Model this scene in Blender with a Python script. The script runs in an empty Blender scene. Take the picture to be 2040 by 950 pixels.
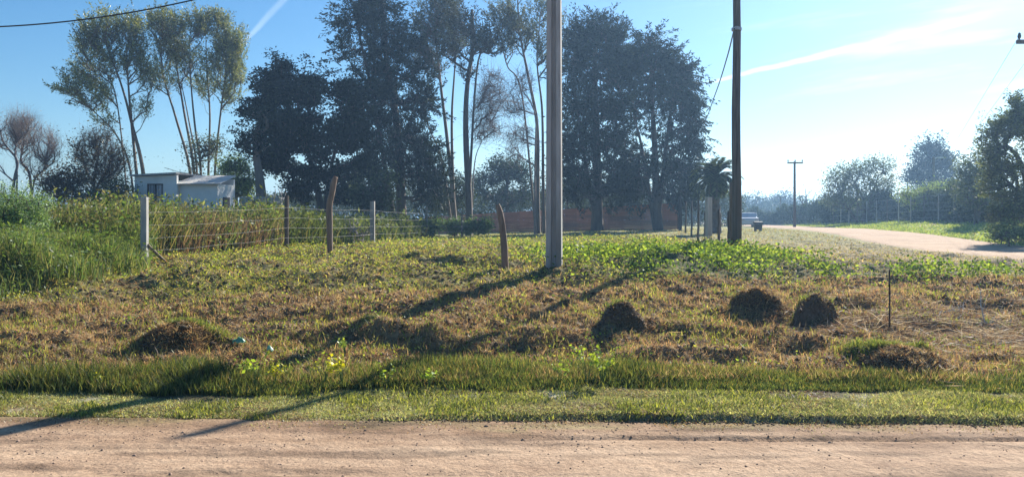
import bpy, math, random
import numpy as np
from mathutils import Vector

# ------------------------------------------------------------------ camera, world, sun
F = 1601.0; CX = 1020.0; HY = 440.0; CZ = 1.65          # focal length (px of the 2040 wide photo), horizon row, eye height
SC = bpy.context.scene
COL = SC.collection
cam_d = bpy.data.cameras.new('camera'); cam = bpy.data.objects.new('camera', cam_d); COL.objects.link(cam)
cam.location = (0, 0, CZ); cam.rotation_euler = (math.radians(90), 0, 0)
cam_d.sensor_width = 36; cam_d.lens = F / 2040 * 36; cam_d.shift_y = -(475 - HY) / 2040
cam_d.clip_start = 0.1; cam_d.clip_end = 20000
SC.camera = cam

SUN_EL = math.radians(31); SUN_AZ = math.radians(33)      # azimuth from +Y towards +X
W = bpy.data.worlds.new('World'); SC.world = W; W.use_nodes = True
nt = W.node_tree; nt.nodes.clear()
def N(t, kind, **kw):
    n = t.nodes.new(kind)
    for k, v in kw.items():
        if k in n.inputs: n.inputs[k].default_value = v
        else: setattr(n, k, v)
    return n
def math_n(t, op, a, b=None, c=None, clamp=False):
    n = t.nodes.new('ShaderNodeMath'); n.operation = op; n.use_clamp = clamp
    for i, v in enumerate((a, b, c)):
        if v is None: continue
        if isinstance(v, (int, float)): n.inputs[i].default_value = v
        else: t.links.new(v, n.inputs[i])
    return n.outputs[0]
def maprange(t, v, a, b, c=0.0, d=1.0):
    n = t.nodes.new('ShaderNodeMapRange'); n.interpolation_type = 'SMOOTHSTEP'
    t.links.new(v, n.inputs[0])
    for i, x in zip((1, 2, 3, 4), (a, b, c, d)): n.inputs[i].default_value = x
    return n.outputs[0]
sky = N(nt, 'ShaderNodeTexSky', sky_type='NISHITA', sun_disc=False)
sky.sun_elevation = SUN_EL; sky.sun_rotation = SUN_AZ
sky.air_density = 1.0; sky.dust_density = 0.35; sky.ozone_density = 3.0; sky.altitude = 0
tc = N(nt, 'ShaderNodeTexCoord'); sep = N(nt, 'ShaderNodeSeparateXYZ')
nt.links.new(tc.outputs['Generated'], sep.inputs[0])
X, Y, Z = sep.outputs
Ys = math_n(nt, 'MAXIMUM', Y, 0.05)
U = math_n(nt, 'DIVIDE', X, Ys); V = math_n(nt, 'DIVIDE', Z, Ys)
front = maprange(nt, Y, 0.2, 0.35)
def trail(a, b, w0, w1, fade_in, fade_out, amp, seed):
    # vapour trail: a straight band across the sky between directions a and b
    (ua, va), (ub, vb) = [((p[0] - CX) / F, (HY - p[1]) / F) for p in (a, b)]
    L = math.hypot(ub - ua, vb - va); tx, ty = (ub - ua) / L, (vb - va) / L
    du = math_n(nt, 'SUBTRACT', U, ua); dv = math_n(nt, 'SUBTRACT', V, va)
    s = math_n(nt, 'ADD', math_n(nt, 'MULTIPLY', du, tx), math_n(nt, 'MULTIPLY', dv, ty))
    p = math_n(nt, 'SUBTRACT', math_n(nt, 'MULTIPLY', du, ty), math_n(nt, 'MULTIPLY', dv, tx))
    nz = N(nt, 'ShaderNodeTexNoise', Scale=22.0, Detail=5.0)
    nt.links.new(tc.outputs['Generated'], nz.inputs['Vector'])
    p = math_n(nt, 'ADD', p, math_n(nt, 'MULTIPLY', math_n(nt, 'SUBTRACT', nz.outputs[0], 0.5), 0.008))
    wd = maprange(nt, s, 0, L, w0, w1)
    q = math_n(nt, 'DIVIDE', math_n(nt, 'ABSOLUTE', p), wd)
    band = maprange(nt, q, 0.15, 1.0, 1.0, 0.0)
    fi = maprange(nt, s, fade_in[0] * L, fade_in[1] * L); fo = maprange(nt, s, fade_out[0] * L, fade_out[1] * L, 1.0, 0.0)
    nz2 = N(nt, 'ShaderNodeTexNoise', Scale=9.0, Detail=3.0); nt.links.new(tc.outputs['Generated'], nz2.inputs['Vector'])
    m = math_n(nt, 'MULTIPLY', math_n(nt, 'MULTIPLY', band, fi), math_n(nt, 'MULTIPLY', fo, maprange(nt, nz2.outputs[0], .25, .55, .55, 1)))
    return math_n(nt, 'MULTIPLY', m, amp)
t1 = trail((1385, 170), (1850, 60), 0.0035, 0.0075, (0.0, 0.12), (1.0, 1.35), 0.85, 1)
t1b = trail((1640, 112), (1990, 28), 0.008, 0.04, (0.2, 0.7), (1.2, 1.9), 0.22, 3)
t2 = trail((478, 93), (552, 15), 0.004, 0.007, (0.0, 0.25), (4.0, 6.0), 0.45, 2)
cmb = N(nt, 'ShaderNodeCombineXYZ'); nt.links.new(math_n(nt, 'MULTIPLY', U, 2.2), cmb.inputs[0])
nt.links.new(math_n(nt, 'ADD', math_n(nt, 'MULTIPLY', V, 17.0), math_n(nt, 'MULTIPLY', U, -2.6)), cmb.inputs[1])
wn = N(nt, 'ShaderNodeTexNoise', Scale=1.3, Detail=6.0, Roughness=0.55); nt.links.new(cmb.outputs[0], wn.inputs['Vector'])
wisp = math_n(nt, 'MULTIPLY', math_n(nt, 'MULTIPLY', maprange(nt, wn.outputs[0], .5, .78), maprange(nt, U, .10, .42)), 0.75)
mask = math_n(nt, 'ADD', math_n(nt, 'ADD', t1, t2), math_n(nt, 'ADD', t1b, wisp), clamp=True)
mask = math_n(nt, 'MULTIPLY', mask, front)
hs = N(nt, 'ShaderNodeHueSaturation', Saturation=1.28, Value=1.0); nt.links.new(sky.outputs[0], hs.inputs['Color'])
add = N(nt, 'ShaderNodeMix', data_type='RGBA', blend_type='MIX')
tintn = N(nt, 'ShaderNodeMix', data_type='RGBA', blend_type='MULTIPLY'); tintn.inputs[0].default_value = 1; tintn.inputs[7].default_value = (.92, 1.02, 1.03, 1); nt.links.new(hs.outputs[0], tintn.inputs[6])
cloudc = N(nt, 'ShaderNodeMix', data_type='RGBA', blend_type='ADD'); cloudc.inputs[0].default_value = 1.0
nt.links.new(tintn.outputs[2], cloudc.inputs[6]); cloudc.inputs[7].default_value = (4.6, 4.0, 3.2, 1)
nt.links.new(mask, add.inputs[0]); nt.links.new(tintn.outputs[2], add.inputs[6]); nt.links.new(cloudc.outputs[2], add.inputs[7])
bg = N(nt, 'ShaderNodeBackground', Strength=0.062); nt.links.new(add.outputs[2], bg.inputs[0])
wo = N(nt, 'ShaderNodeOutputWorld'); nt.links.new(bg.outputs[0], wo.inputs[0])

sl = bpy.data.lights.new('sun', 'SUN'); sl.energy = 5.0; sl.angle = math.radians(0.53); sl.color = (1.0, 0.92, 0.80)
sun = bpy.data.objects.new('sun', sl); COL.objects.link(sun)
sd = Vector((math.sin(SUN_AZ) * math.cos(SUN_EL), math.cos(SUN_AZ) * math.cos(SUN_EL), math.sin(SUN_EL)))
sun.rotation_euler = sd.to_track_quat('Z', 'Y').to_euler(); sun.location = (0, 0, 60)
vs = SC.view_settings; vs.view_transform = 'Standard'; vs.look = 'None'; vs.gamma = 1; vs.use_curve_mapping = False
vs.exposure = 1.08
SC.cycles.max_bounces = 6; SC.cycles.diffuse_bounces = 3; SC.cycles.transmission_bounces = 3; SC.cycles.volume_bounces = 0
SC.cycles.use_denoising = True

# ------------------------------------------------------------------ numeric helpers
rng = np.random.default_rng(7)
def sstep(a, b, x): t = np.clip((x - a) / (b - a), 0, 1); return t * t * (3 - 2 * t)
def _h(ix, iy, s):
    n = (ix.astype(np.int64) * 374761393 + iy.astype(np.int64) * 668265263 + s * 2147483647) & 0xffffffff
    n = ((n ^ (n >> 13)) * 1274126177) & 0xffffffff
    return ((n ^ (n >> 16)) & 0xffff) / 65535.0
def vn(x, y, s=0):
    x = np.asarray(x, float); y = np.asarray(y, float)
    ix = np.floor(x); iy = np.floor(y); fx = x - ix; fy = y - iy
    fx = fx * fx * (3 - 2 * fx); fy = fy * fy * (3 - 2 * fy)
    a = _h(ix, iy, s); b = _h(ix + 1, iy, s); c = _h(ix, iy + 1, s); d = _h(ix + 1, iy + 1, s)
    return (a * (1 - fx) + b * fx) * (1 - fy) + (c * (1 - fx) + d * fx) * fy
def fbm(x, y, s=0, o=4):
    r = 0; a = .5; t = 0
    for i in range(o):
        r = r + a * vn(x * 2 ** i + 17.3 * i, y * 2 ** i - 9.1 * i, s + i); t += a; a *= .5
    return r / t
PY = [-400, 6.2, 7.7, 8.1, 9.5, 11, 12.3, 13.5, 15, 17, 20, 27, 45, 60, 110, 300, 3000]
PZ = [0, 0, .01, .07, .25, .50, .70, .83, .91, .95, .95, .88, .76, .70, .75, 1.1, 1.3]
_yy = np.concatenate([np.linspace(-400, 0, 50), np.linspace(0.05, 60, 1200), np.geomspace(61, 3000, 200)])
_zz = np.interp(_yy, PY, PZ)
_k = np.exp(-np.linspace(-2, 2, 15) ** 2); _k /= _k.sum()
_zz = np.convolve(np.pad(_zz, 7, 'edge'), _k, 'valid')
def edge_front(x): return 6.62 - .033 * np.clip(x, -30, 30) + .10 * (fbm(x * .9, x * 0 + 3.3, 5, 3) - .5) + .06 * (vn(x * 7, x * 0, 8) - .5)
def sr_near(y): return 12.1 + .19 * (y - 19) + .5 * (fbm(y * .13, y * 0 + 1.2, 31, 3) - .5)
SRW = 4.8
LUMPS = [  # x, y, height, half width x, half width y : humps that belong to the ground itself
    (-3.9, 9.35, .17, .42, .22), (-1.55, 9.45, .20, .55, .25), (-0.9, 9.3, .16, .35, .2), (2.35, 8.95, .13, .55, .2), (1.55, 8.75, .12, .4, .2),
    (3.35, 9.05, .10, .22, .15), (-2.0, 9.9, .14, .5, .25), (-5.6, 9.3, .08, .6, .3), (0.3, 9.6, .12, .5, .3), (2.9, 10.6, .12, .5, .25), (-2.9, 10.0, .09, .3, .2),
    (-4.1, 18.4, .15, .35, .3), (-1.9, 15.6, .16, .3, .2), (-1.15, 15.0, .12, .7, .3), (4.6, 17.2, .16, .5, .3), (1.7, 14.3, .12, .7, .3), (2.7, 14.6, .16, .6, .3),
    (3.3, 15.4, .12, .7, .3), (5.1, 21.0, .28, .4, .4), (-2.6, 13.4, .10, .5, .25), (-3.4, 12.9, .12, .6, .25), (-5.0, 12.6, .10, .6, .25), (6.6, 11.4, .10, .5, .3)]
def hbase(x, y):
    z = np.interp(y, _yy, _zz)
    z = z + .030 * np.clip(x, -13, 13) * sstep(24, 56, y) * (1 - .6 * sstep(70, 200, y))
    z = z - .22 * sstep(4.5, 12, x) * sstep(8.5, 14, y) * (1 - sstep(24, 45, y))
    z = z - .10 * sstep(3, 9, -x) * sstep(11, 15, y) * (1 - sstep(24, 45, y))
    side = x - sr_near(y) - SRW
    z = z + .42 * sstep(.5, 7, side) * sstep(14, 30, y) + .10 * sstep(0, 2, side) * sstep(14, 30, y)
    return z
def sr_mask(x, y):
    s = x - sr_near(y)
    return sstep(-.8, .1, s) * (1 - sstep(SRW - .1, SRW + .8, s)) * sstep(2, 9, y)
def H(x, y):
    x = np.asarray(x, float); y = np.asarray(y, float)
    z = hbase(x, y)
    m = sstep(7.9, 8.9, y) * (1 - sr_mask(x, y))
    near = 1 - sstep(25, 60, y)
    z = z + m * near * (.25 * (fbm(x * .8, y * .9, 1, 3) - .5) + .15 * (fbm(x * 2.4, y * 2.7, 2, 3) - .5) + .06 * (vn(x * 9, y * 9, 3) - .5))
    z = z + m * (1 - near) * .25 * (fbm(x * .15, y * .12, 4, 3) - .5)
    v = sstep(6.6, 7.0, y) * (1 - sstep(7.9, 8.9, y)) * (1 - sr_mask(x, y))
    z = z + v * (.045 * (fbm(x * 2.2, y * 3, 6, 3) - .45))
    for (lx, ly, h, wx, wy) in LUMPS:
        q = ((x - lx) / wx) ** 2 + ((y - ly) / wy) ** 2
        z = z + h * np.exp(-q * 1.1)
    e = edge_front(x)                       # little eroded step where the grader left the verge standing, stronger on the right
    z = z + (.008 + .042 * sstep(-1.6, 1.0, x + .8 * vn(x * 1.3, x * 0, 19)) * (.25 + .9 * vn(x * .8, x * 0, 18))) * sstep(e - .02, e + .05 + .05 * vn(x * 3, x * 0, 20), y) * (1 - sr_mask(x, y)) * (1 - sstep(7.3, 9, y))
    # shallow wheel ruts along the front road
    rd = 1 - sstep(6.2, 6.6, y)
    for (ry, dp, x0, x1) in ((6.12, .045, -.4, 1.5), (5.86, .022, 2.5, 4.2), (5.2, .010, -4, -2)):
        z = z - rd * dp * np.exp(-((y - ry - .06 * (fbm(x * .7, x * 0 + ry, 14, 3) - .5) + .02 * x) / .035) ** 2) * sstep(x0, x1, x) * (.3 + 1.2 * vn(x * 1.6, x * 0 + ry, 15))
    z = z + rd * (.012 * (fbm(x * .5, y * 3.5, 9, 3) - .5) + .012 * (fbm(x * 3.5, y * 5, 10, 2) - .5))
    return z
def Hs(x, y): return float(H(np.array([x]), np.array([y]))[0])
def gd(px, py):
    # distance at which the ground is met in the direction (px, py)
    d = np.arange(5.0, 70, .04); zz = H((px - CX) / F * d, d); row = HY + (CZ - zz) * F / d; k = np.where(row <= py)[0]; return float(d[k[0]]) if len(k) else 30.0
def P(px, py, d): return np.array([(px - CX) / F * d, d, CZ - (py - HY) / F * d])

# ------------------------------------------------------------------ mesh + object helpers
def link(o, parent=None):
    COL.objects.link(o)
    if parent is not None:
        o.parent = parent
    return o
def tag(o, label=None, cat=None, group=None, kind=None):
    if label: o['label'] = label
    if cat: o['category'] = cat
    if group: o['group'] = group
    if kind: o['kind'] = kind
    return o
def empty(name, loc, label, cat, group=None):
    o = bpy.data.objects.new(name, None); o.location = tuple(float(v) for v in loc); o.empty_display_size = .2
    COL.objects.link(o); tag(o, label, cat, group); return o
def mk(name, verts, faces, mat, parent=None, col=None, origin=(0, 0, 0), smooth=False):
    """verts (n,3) world, faces: int array (m,3|4) or list of polygons. Origin given in world = parent's location."""
    verts = np.asarray(verts, np.float32).reshape(-1, 3) - np.asarray(origin, np.float32)
    me = bpy.data.meshes.new(name)
    if isinstance(faces, np.ndarray):
        m, k = faces.shape
        me.vertices.add(len(verts)); me.vertices.foreach_set('co', verts.ravel())
        me.loops.add(m * k); me.loops.foreach_set('vertex_index', faces.astype(np.int32).ravel())
        me.polygons.add(m); me.polygons.foreach_set('loop_start', np.arange(0, m * k, k, dtype=np.int32))
        me.update(calc_edges=True)
    else:
        me.from_pydata([tuple(map(float, v)) for v in verts], [], [tuple(map(int, f)) for f in faces]); me.update()
    if col is not None:
        a = me.color_attributes.new('Col', 'FLOAT_COLOR', 'POINT')
        c = np.ones((len(verts), 4), np.float32); c[:, :3] = col
        a.data.foreach_set('color', c.ravel())
    if smooth: me.polygons.foreach_set('use_smooth', np.ones(len(me.polygons), bool))
    me.materials.append(mat)
    o = bpy.data.objects.new(name, me)
    if parent is None: o.location = tuple(float(v) for v in origin)
    link(o, parent)
    return o
class Geo:
    """collects simple pieces as polygons"""
    def __init__(s): s.v = []; s.f = []
    def add(s, vs, fs):
        b = len(s.v); s.v += [tuple(map(float, v)) for v in vs]; s.f += [tuple(b + i for i in f) for f in fs]; return s
    def box(s, c, d, rz=0.0, tilt=None):
        hx, hy, hz = d[0] / 2, d[1] / 2, d[2] / 2; cr, sr = math.cos(rz), math.sin(rz); vs = []
        for z in (-hz, hz):
            for x, y in ((-hx, -hy), (hx, -hy), (hx, hy), (-hx, hy)):
                vs.append((c[0] + x * cr - y * sr, c[1] + x * sr + y * cr, c[2] + z))
        return s.add(vs, [(3, 2, 1, 0), (4, 5, 6, 7), (0, 1, 5, 4), (1, 2, 6, 5), (2, 3, 7, 6), (3, 0, 4, 7)])
    def tube(s, pts, rad, n=8, cap=True, wob=0.0, seed=0):
        pts = [Vector(map(float, p)) for p in pts]; m = len(pts)
        if not hasattr(rad, '__len__'): rad = [rad] * m
        r_ = random.Random(seed); prof = [1 + wob * (r_.random() - .5) * 2 for _ in range(n)]
        vs = []; up = None
        for i, p in enumerate(pts):
            t = (pts[min(i + 1, m - 1)] - pts[max(i - 1, 0)]).normalized()
            if up is None: up = Vector((1, 0, 0)) if abs(t.x) < .8 else Vector((0, 1, 0))
            a = (up - t * up.dot(t)).normalized(); b = t.cross(a); up = a
            for k in range(n):
                an = 2 * math.pi * k / n; rr = rad[i] * (prof[k] + wob * .5 * (r_.random() - .5))
                vs.append(p + a * (math.cos(an) * rr) + b * (math.sin(an) * rr))
        fs = [(i * n + k, i * n + (k + 1) % n, (i + 1) * n + (k + 1) % n, (i + 1) * n + k) for i in range(m - 1) for k in range(n)]
        if cap: fs += [tuple(range(n - 1, -1, -1)), tuple((m - 1) * n + k for k in range(n))]
        return s.add(vs, fs)
    def prism(s, outline, y0, y1, M=None):
        pass
    def build(s, name, mat, parent=None, origin=(0, 0, 0), smooth=False, bevel=0.0):
        o = mk(name, s.v, s.f, mat, parent, origin=origin, smooth=smooth)
        if bevel:
            b = o.modifiers.new('bevel', 'BEVEL'); b.width = bevel; b.segments = 2; b.limit_method = 'ANGLE'
        return o

# ------------------------------------------------------------------ materials
def mat(name):
    m = bpy.data.materials.new(name); m.use_nodes = True; t = m.node_tree; t.nodes.clear()
    out = N(t, 'ShaderNodeOutputMaterial'); return m, t, out
def leaf_mat(name, trans=0.45, tint=(1.0, 1.0, 1.0), tmul=(1.25, 1.18, .55), gloss=0.06):
    m, t, out = mat(name)
    at = N(t, 'ShaderNodeAttribute', attribute_name='Col')
    mul = N(t, 'ShaderNodeMix', data_type='RGBA', blend_type='MULTIPLY'); mul.inputs[0].default_value = 1; mul.inputs[7].default_value = (*tint, 1)
    t.links.new(at.outputs['Color'], mul.inputs[6])
    tr = N(t, 'ShaderNodeMix', data_type='RGBA', blend_type='MULTIPLY'); tr.inputs[0].default_value = 1; tr.inputs[7].default_value = (*tmul, 1)
    t.links.new(mul.outputs[2], tr.inputs[6])
    d = N(t, 'ShaderNodeBsdfDiffuse'); t.links.new(mul.outputs[2], d.inputs[0])
    tl = N(t, 'ShaderNodeBsdfTranslucent'); t.links.new(tr.outputs[2], tl.inputs[0])
    mx = N(t, 'ShaderNodeMixShader'); mx.inputs[0].default_value = trans
    t.links.new(d.outputs[0], mx.inputs[1]); t.links.new(tl.outputs[0], mx.inputs[2])
    g = N(t, 'ShaderNodeBsdfGlossy', Roughness=0.45); g.inputs[0].default_value = (.8, .85, .9, 1)
    m2 = N(t, 'ShaderNodeMixShader'); m2.inputs[0].default_value = gloss
    t.links.new(mx.outputs[0], m2.inputs[1]); t.links.new(g.outputs[0], m2.inputs[2]); t.links.new(m2.outputs[0], out.inputs[0])
    return m
def noise_mat(name, c1, c2, scale=8.0, rough=0.85, bump=0.4, stretch=(1, 1, 1), detail=6.0, c3=None, coord='Object', dist=0.02, metal=0.0):
    m, t, out = mat(name)
    tcn = N(t, 'ShaderNodeTexCoord'); mp = N(t, 'ShaderNodeMapping'); mp.inputs['Scale'].default_value = stretch
    t.links.new(tcn.outputs[coord], mp.inputs[0])
    nz = N(t, 'ShaderNodeTexNoise', Scale=scale, Detail=detail, Roughness=.6); t.links.new(mp.outputs[0], nz.inputs['Vector'])
    cr = N(t, 'ShaderNodeValToRGB'); cr.color_ramp.elements[0].position = .3; cr.color_ramp.elements[1].position = .7
    cr.color_ramp.elements[0].color = (*c1, 1); cr.color_ramp.elements[1].color = (*c2, 1)
    t.links.new(nz.outputs[0], cr.inputs[0]); src = cr.outputs[0]
    if c3:
        n2 = N(t, 'ShaderNodeTexNoise', Scale=scale * .22, Detail=4.0); t.links.new(mp.outputs[0], n2.inputs['Vector'])
        mx = N(t, 'ShaderNodeMix', data_type='RGBA'); t.links.new(maprange(t, n2.outputs[0], .45, .65), mx.inputs[0])
        t.links.new(src, mx.inputs[6]); mx.inputs[7].default_value = (*c3, 1); src = mx.outputs[2]
    b = N(t, 'ShaderNodeBsdfPrincipled'); b.inputs['Roughness'].default_value = rough; b.inputs['Metallic'].default_value = metal
    t.links.new(src, b.inputs['Base Color'])
    bp = N(t, 'ShaderNodeBump', Strength=bump, Distance=dist); t.links.new(nz.outputs[0], bp.inputs['Height']); t.links.new(bp.outputs[0], b.inputs['Normal'])
    t.links.new(b.outputs[0], out.inputs[0]); return m
M_leaf = leaf_mat('leaf', .42)
M_leafdark = leaf_mat('dark_leaf', .25, gloss=.02)
M_needle = leaf_mat('needle', .2, gloss=.015)
M_grass = leaf_mat('grass_blade', .5, gloss=.02)
M_dry = leaf_mat('dry_grass_blade', .45, tmul=(1.2, 1.05, .75), gloss=.03)
M_bark = noise_mat('bark', (.05, .04, .035), (.13, .105, .085), 5, .9, .8, (1, 1, .25))
M_barkpale = noise_mat('pale_bark', (.10, .08, .065), (.24, .20, .165), 4, .85, .6, (1, 1, .2), c3=(.14, .085, .06))
M_twig = noise_mat('twig', (.17, .14, .14), (.28, .24, .235), 6, .9, .3)
M_wood = noise_mat('weathered_wood', (.10, .075, .055), (.27, .22, .17), 16, .85, .9, (1, 1, .09), c3=(.16, .11, .08))
M_wooddark = noise_mat('dark_weathered_wood', (.04, .033, .03), (.19, .16, .135), 22, .85, 1.0, (1, 1, .05), c3=(.13, .10, .08))
M_redwood = noise_mat('reddish_wood', (.12, .085, .065), (.34, .25, .19), 12, .85, .9, (1, 1, .12), c3=(.25, .14, .10))
M_conc = noise_mat('concrete', (.30, .295, .285), (.50, .49, .47), 11, .9, .7, (1, 1, .14), c3=(.24, .225, .205))
M_render = noise_mat('painted_render', (.70, .69, .66), (.80, .79, .76), 3, .9, .15, c3=(.62, .61, .59))
M_block = noise_mat('grey_block', (.24, .24, .25), (.34, .34, .35), 6, .95, .3)
M_metal = noise_mat('galvanised_metal', (.32, .32, .32), (.5, .5, .5), 14, .45, .1, metal=.6)
M_wire = noise_mat('dull_wire', (.30, .30, .29), (.45, .45, .43), 14, .8, .1)
M_black = noise_mat('black_rubber', (.012, .012, .013), (.03, .03, .032), 20, .6, .1)
M_darkmetal = noise_mat('dark_painted_metal', (.02, .022, .025), (.045, .047, .05), 12, .5, .1)
M_rust = noise_mat('rusty_iron', (.03, .02, .016), (.09, .05, .035), 30, .85, .5)
M_soil = noise_mat('dark_soil', (.055, .038, .026), (.19, .13, .085), 9, .95, 1.0, c3=(.07, .055, .03), dist=.05)
M_plastic = leaf_mat('thin_plastic', .5, tmul=(1, 1.1, 1), gloss=.12)

def ground_mat():
    m, t, out = mat('ground_soil')
    at = N(t, 'ShaderNodeAttribute', attribute_name='Col'); g = N(t, 'ShaderNodeNewGeometry')
    n1 = N(t, 'ShaderNodeTexNoise', Scale=14.0, Detail=8.0, Roughness=.7); t.links.new(g.outputs['Position'], n1.inputs['Vector'])
    n2 = N(t, 'ShaderNodeTexNoise', Scale=2.1, Detail=5.0, Roughness=.6); t.links.new(g.outputs['Position'], n2.inputs['Vector'])
    f = math_n(t, 'MULTIPLY', maprange(t, n1.outputs[0], .25, .75, .45, 1.6), maprange(t, n2.outputs[0], .3, .7, .75, 1.25))
    mx = N(t, 'ShaderNodeVectorMath', operation='SCALE'); t.links.new(at.outputs['Color'], mx.inputs[0]); t.links.new(f, mx.inputs['Scale'])
    b = N(t, 'ShaderNodeBsdfPrincipled'); b.inputs['Roughness'].default_value = .95; b.inputs['Specular IOR Level'].default_value = .15
    t.links.new(mx.outputs[0], b.inputs['Base Color'])
    bp = N(t, 'ShaderNodeBump', Strength=.9, Distance=.03); t.links.new(n1.outputs[0], bp.inputs['Height']); t.links.new(bp.outputs[0], b.inputs['Normal'])
    t.links.new(b.outputs[0], out.inputs[0]); return m
def road_mat():
    m, t, out = mat('dirt_road')
    g = N(t, 'ShaderNodeNewGeometry'); mp = N(t, 'ShaderNodeMapping'); mp.inputs['Scale'].default_value = (.35, 1.7, 1)
    t.links.new(g.outputs['Position'], mp.inputs[0])
    n1 = N(t, 'ShaderNodeTexNoise', Scale=1.6, Detail=8.0, Roughness=.62); t.links.new(mp.outputs[0], n1.inputs['Vector'])
    n2 = N(t, 'ShaderNodeTexNoise', Scale=38.0, Detail=6.0, Roughness=.75); t.links.new(g.outputs['Position'], n2.inputs['Vector'])
    n3 = N(t, 'ShaderNodeTexNoise', Scale=5.0, Detail=6.0, Roughness=.7); t.links.new(g.outputs['Position'], n3.inputs['Vector'])
    cr = N(t, 'ShaderNodeValToRGB'); e = cr.color_ramp.elements
    e[0].position = .32; e[0].color = (.235, .15, .098, 1); e[1].position = .66; e[1].color = (.54, .39, .265, 1)
    x = cr.color_ramp.elements.new(.48); x.color = (.42, .288, .190, 1)
    t.links.new(math_n(t, 'ADD', math_n(t, 'MULTIPLY', n1.outputs[0], .65), math_n(t, 'MULTIPLY', n3.outputs[0], .35)), cr.inputs[0])
    f = maprange(t, n2.outputs[0], .28, .62, .62, 1.12)
    v = N(t, 'ShaderNodeTexVoronoi', Scale=23.0); t.links.new(g.outputs['Position'], v.inputs['Vector'])
    sp = N(t, 'ShaderNodeSeparateColor'); t.links.new(v.outputs['Color'], sp.inputs[0])
    peb = math_n(t, 'MULTIPLY', math_n(t, 'LESS_THAN', v.outputs['Distance'], .22), math_n(t, 'GREATER_THAN', sp.outputs[0], .9))
    f = math_n(t, 'MULTIPLY', f, math_n(t, 'SUBTRACT', 1.0, math_n(t, 'MULTIPLY', peb, .5)))
    mx = N(t, 'ShaderNodeVectorMath', operation='SCALE'); t.links.new(cr.outputs[0], mx.inputs[0]); t.links.new(f, mx.inputs['Scale'])
    b = N(t, 'ShaderNodeBsdfPrincipled'); b.inputs['Roughness'].default_value = .92; b.inputs['Specular IOR Level'].default_value = .2
    at = N(t, 'ShaderNodeAttribute', attribute_name='Col'); vm = N(t, 'ShaderNodeVectorMath', operation='MULTIPLY'); t.links.new(mx.outputs[0], vm.inputs[0]); t.links.new(at.outputs['Color'], vm.inputs[1])
    t.links.new(vm.outputs[0], b.inputs['Base Color'])
    bp = N(t, 'ShaderNodeBump', Strength=.6, Distance=.012); t.links.new(n2.outputs[0], bp.inputs['Height'])
    bp2 = N(t, 'ShaderNodeBump', Strength=.7, Distance=.05); t.links.new(n3.outputs[0], bp2.inputs['Height']); t.links.new(bp.outputs[0], bp2.inputs['Normal'])
    t.links.new(bp2.outputs[0], b.inputs['Normal']); t.links.new(b.outputs[0], out.inputs[0]); return m
M_ground = ground_mat(); M_road = road_mat()

# ------------------------------------------------------------------ cover map (what grows where)
def b_green(x): return np.interp(x, [-12, -7, -3.5, 0, 3.5, 7, 12], [10.6, 10.75, 11.6, 12.1, 13.2, 13.1, 12.6]) + .8 * (fbm(x * .9, x * 0 + 7, 40, 3) - .5)
def cover(x, y):
    """weights of: verge, ditch, dry, green, lush, straw"""
    j = .9 * (fbm(x * 1.3, y * 1.3, 50, 3) - .5)
    bg_ = b_green(x)
    bdry = 8.0 + .75 * (fbm(x * .9, x * 0, 51, 3) - .5) - .12 * sstep(1, 5, x)
    yv = y + .12 + .8 * (fbm(x * 1.1, x * 0 + 2, 55, 3) - .5) + .45 * (fbm(x * 4, y * 4, 56, 2) - .5)
    verge = 1 - sstep(7.6, 7.85, yv)
    ditch = sstep(7.6, 7.85, yv) * (1 - sstep(bdry - .15, bdry + .35, y + j * .5))
    green = sstep(bg_ - .35, bg_ + .45, y + j)
    straw = green * sstep(4.6, 6.4, x - .05 * (y - 13) + j) * sstep(13.3, 14.2, y + .3 * j)
    straw = np.maximum(straw, green * sstep(28, 40, y) * .35)
    dry = np.clip(1 - verge - ditch - green, 0, 1)
    lush = green * (1 - straw) * np.exp(-(((x - 3.3) / 2.6) ** 2 + ((y - 15.4) / 2.6) ** 2) ** 2)
    lush = np.maximum(lush, .9 * np.exp(-(((x - 6.9) / 2.4) ** 2) ** 2) * np.exp(-((y - 13.25 - .1 * (x - 6)) / .45) ** 2))
    green = np.clip(green - straw - lush, 0, 1)
    return verge, ditch, dry, green, lush, straw
SOIL = np.array([[.32, .30, .19], [.10, .09, .045], [.21, .15, .085], [.19, .17, .075], [.09, .10, .035], [.30, .24, .14]])
def ground_col(x, y):
    w = cover(x, y); c = sum(wi[..., None] * s for wi, s in zip(w, SOIL)) / (sum(w)[..., None] + 1e-6)
    far = sstep(18, 45, y)[..., None]
    c = c * (1 - far) + far * np.array([.24, .24, .095])
    s = x - sr_near(y) - SRW
    bank = (sstep(0, 1.5, s) * sstep(15, 25, y))[..., None]
    gb = np.array([.27, .34, .10]) * (.8 + .5 * fbm(x * .3, y * .3, 60, 3))[..., None]
    c = c * (1 - bank) + bank * gb
    e = edge_front(x); roadish = (1 - sstep(e - .2, e + .25, y))[..., None]
    return c * (1 - roadish) + roadish * np.array([.30, .205, .145])

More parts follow.
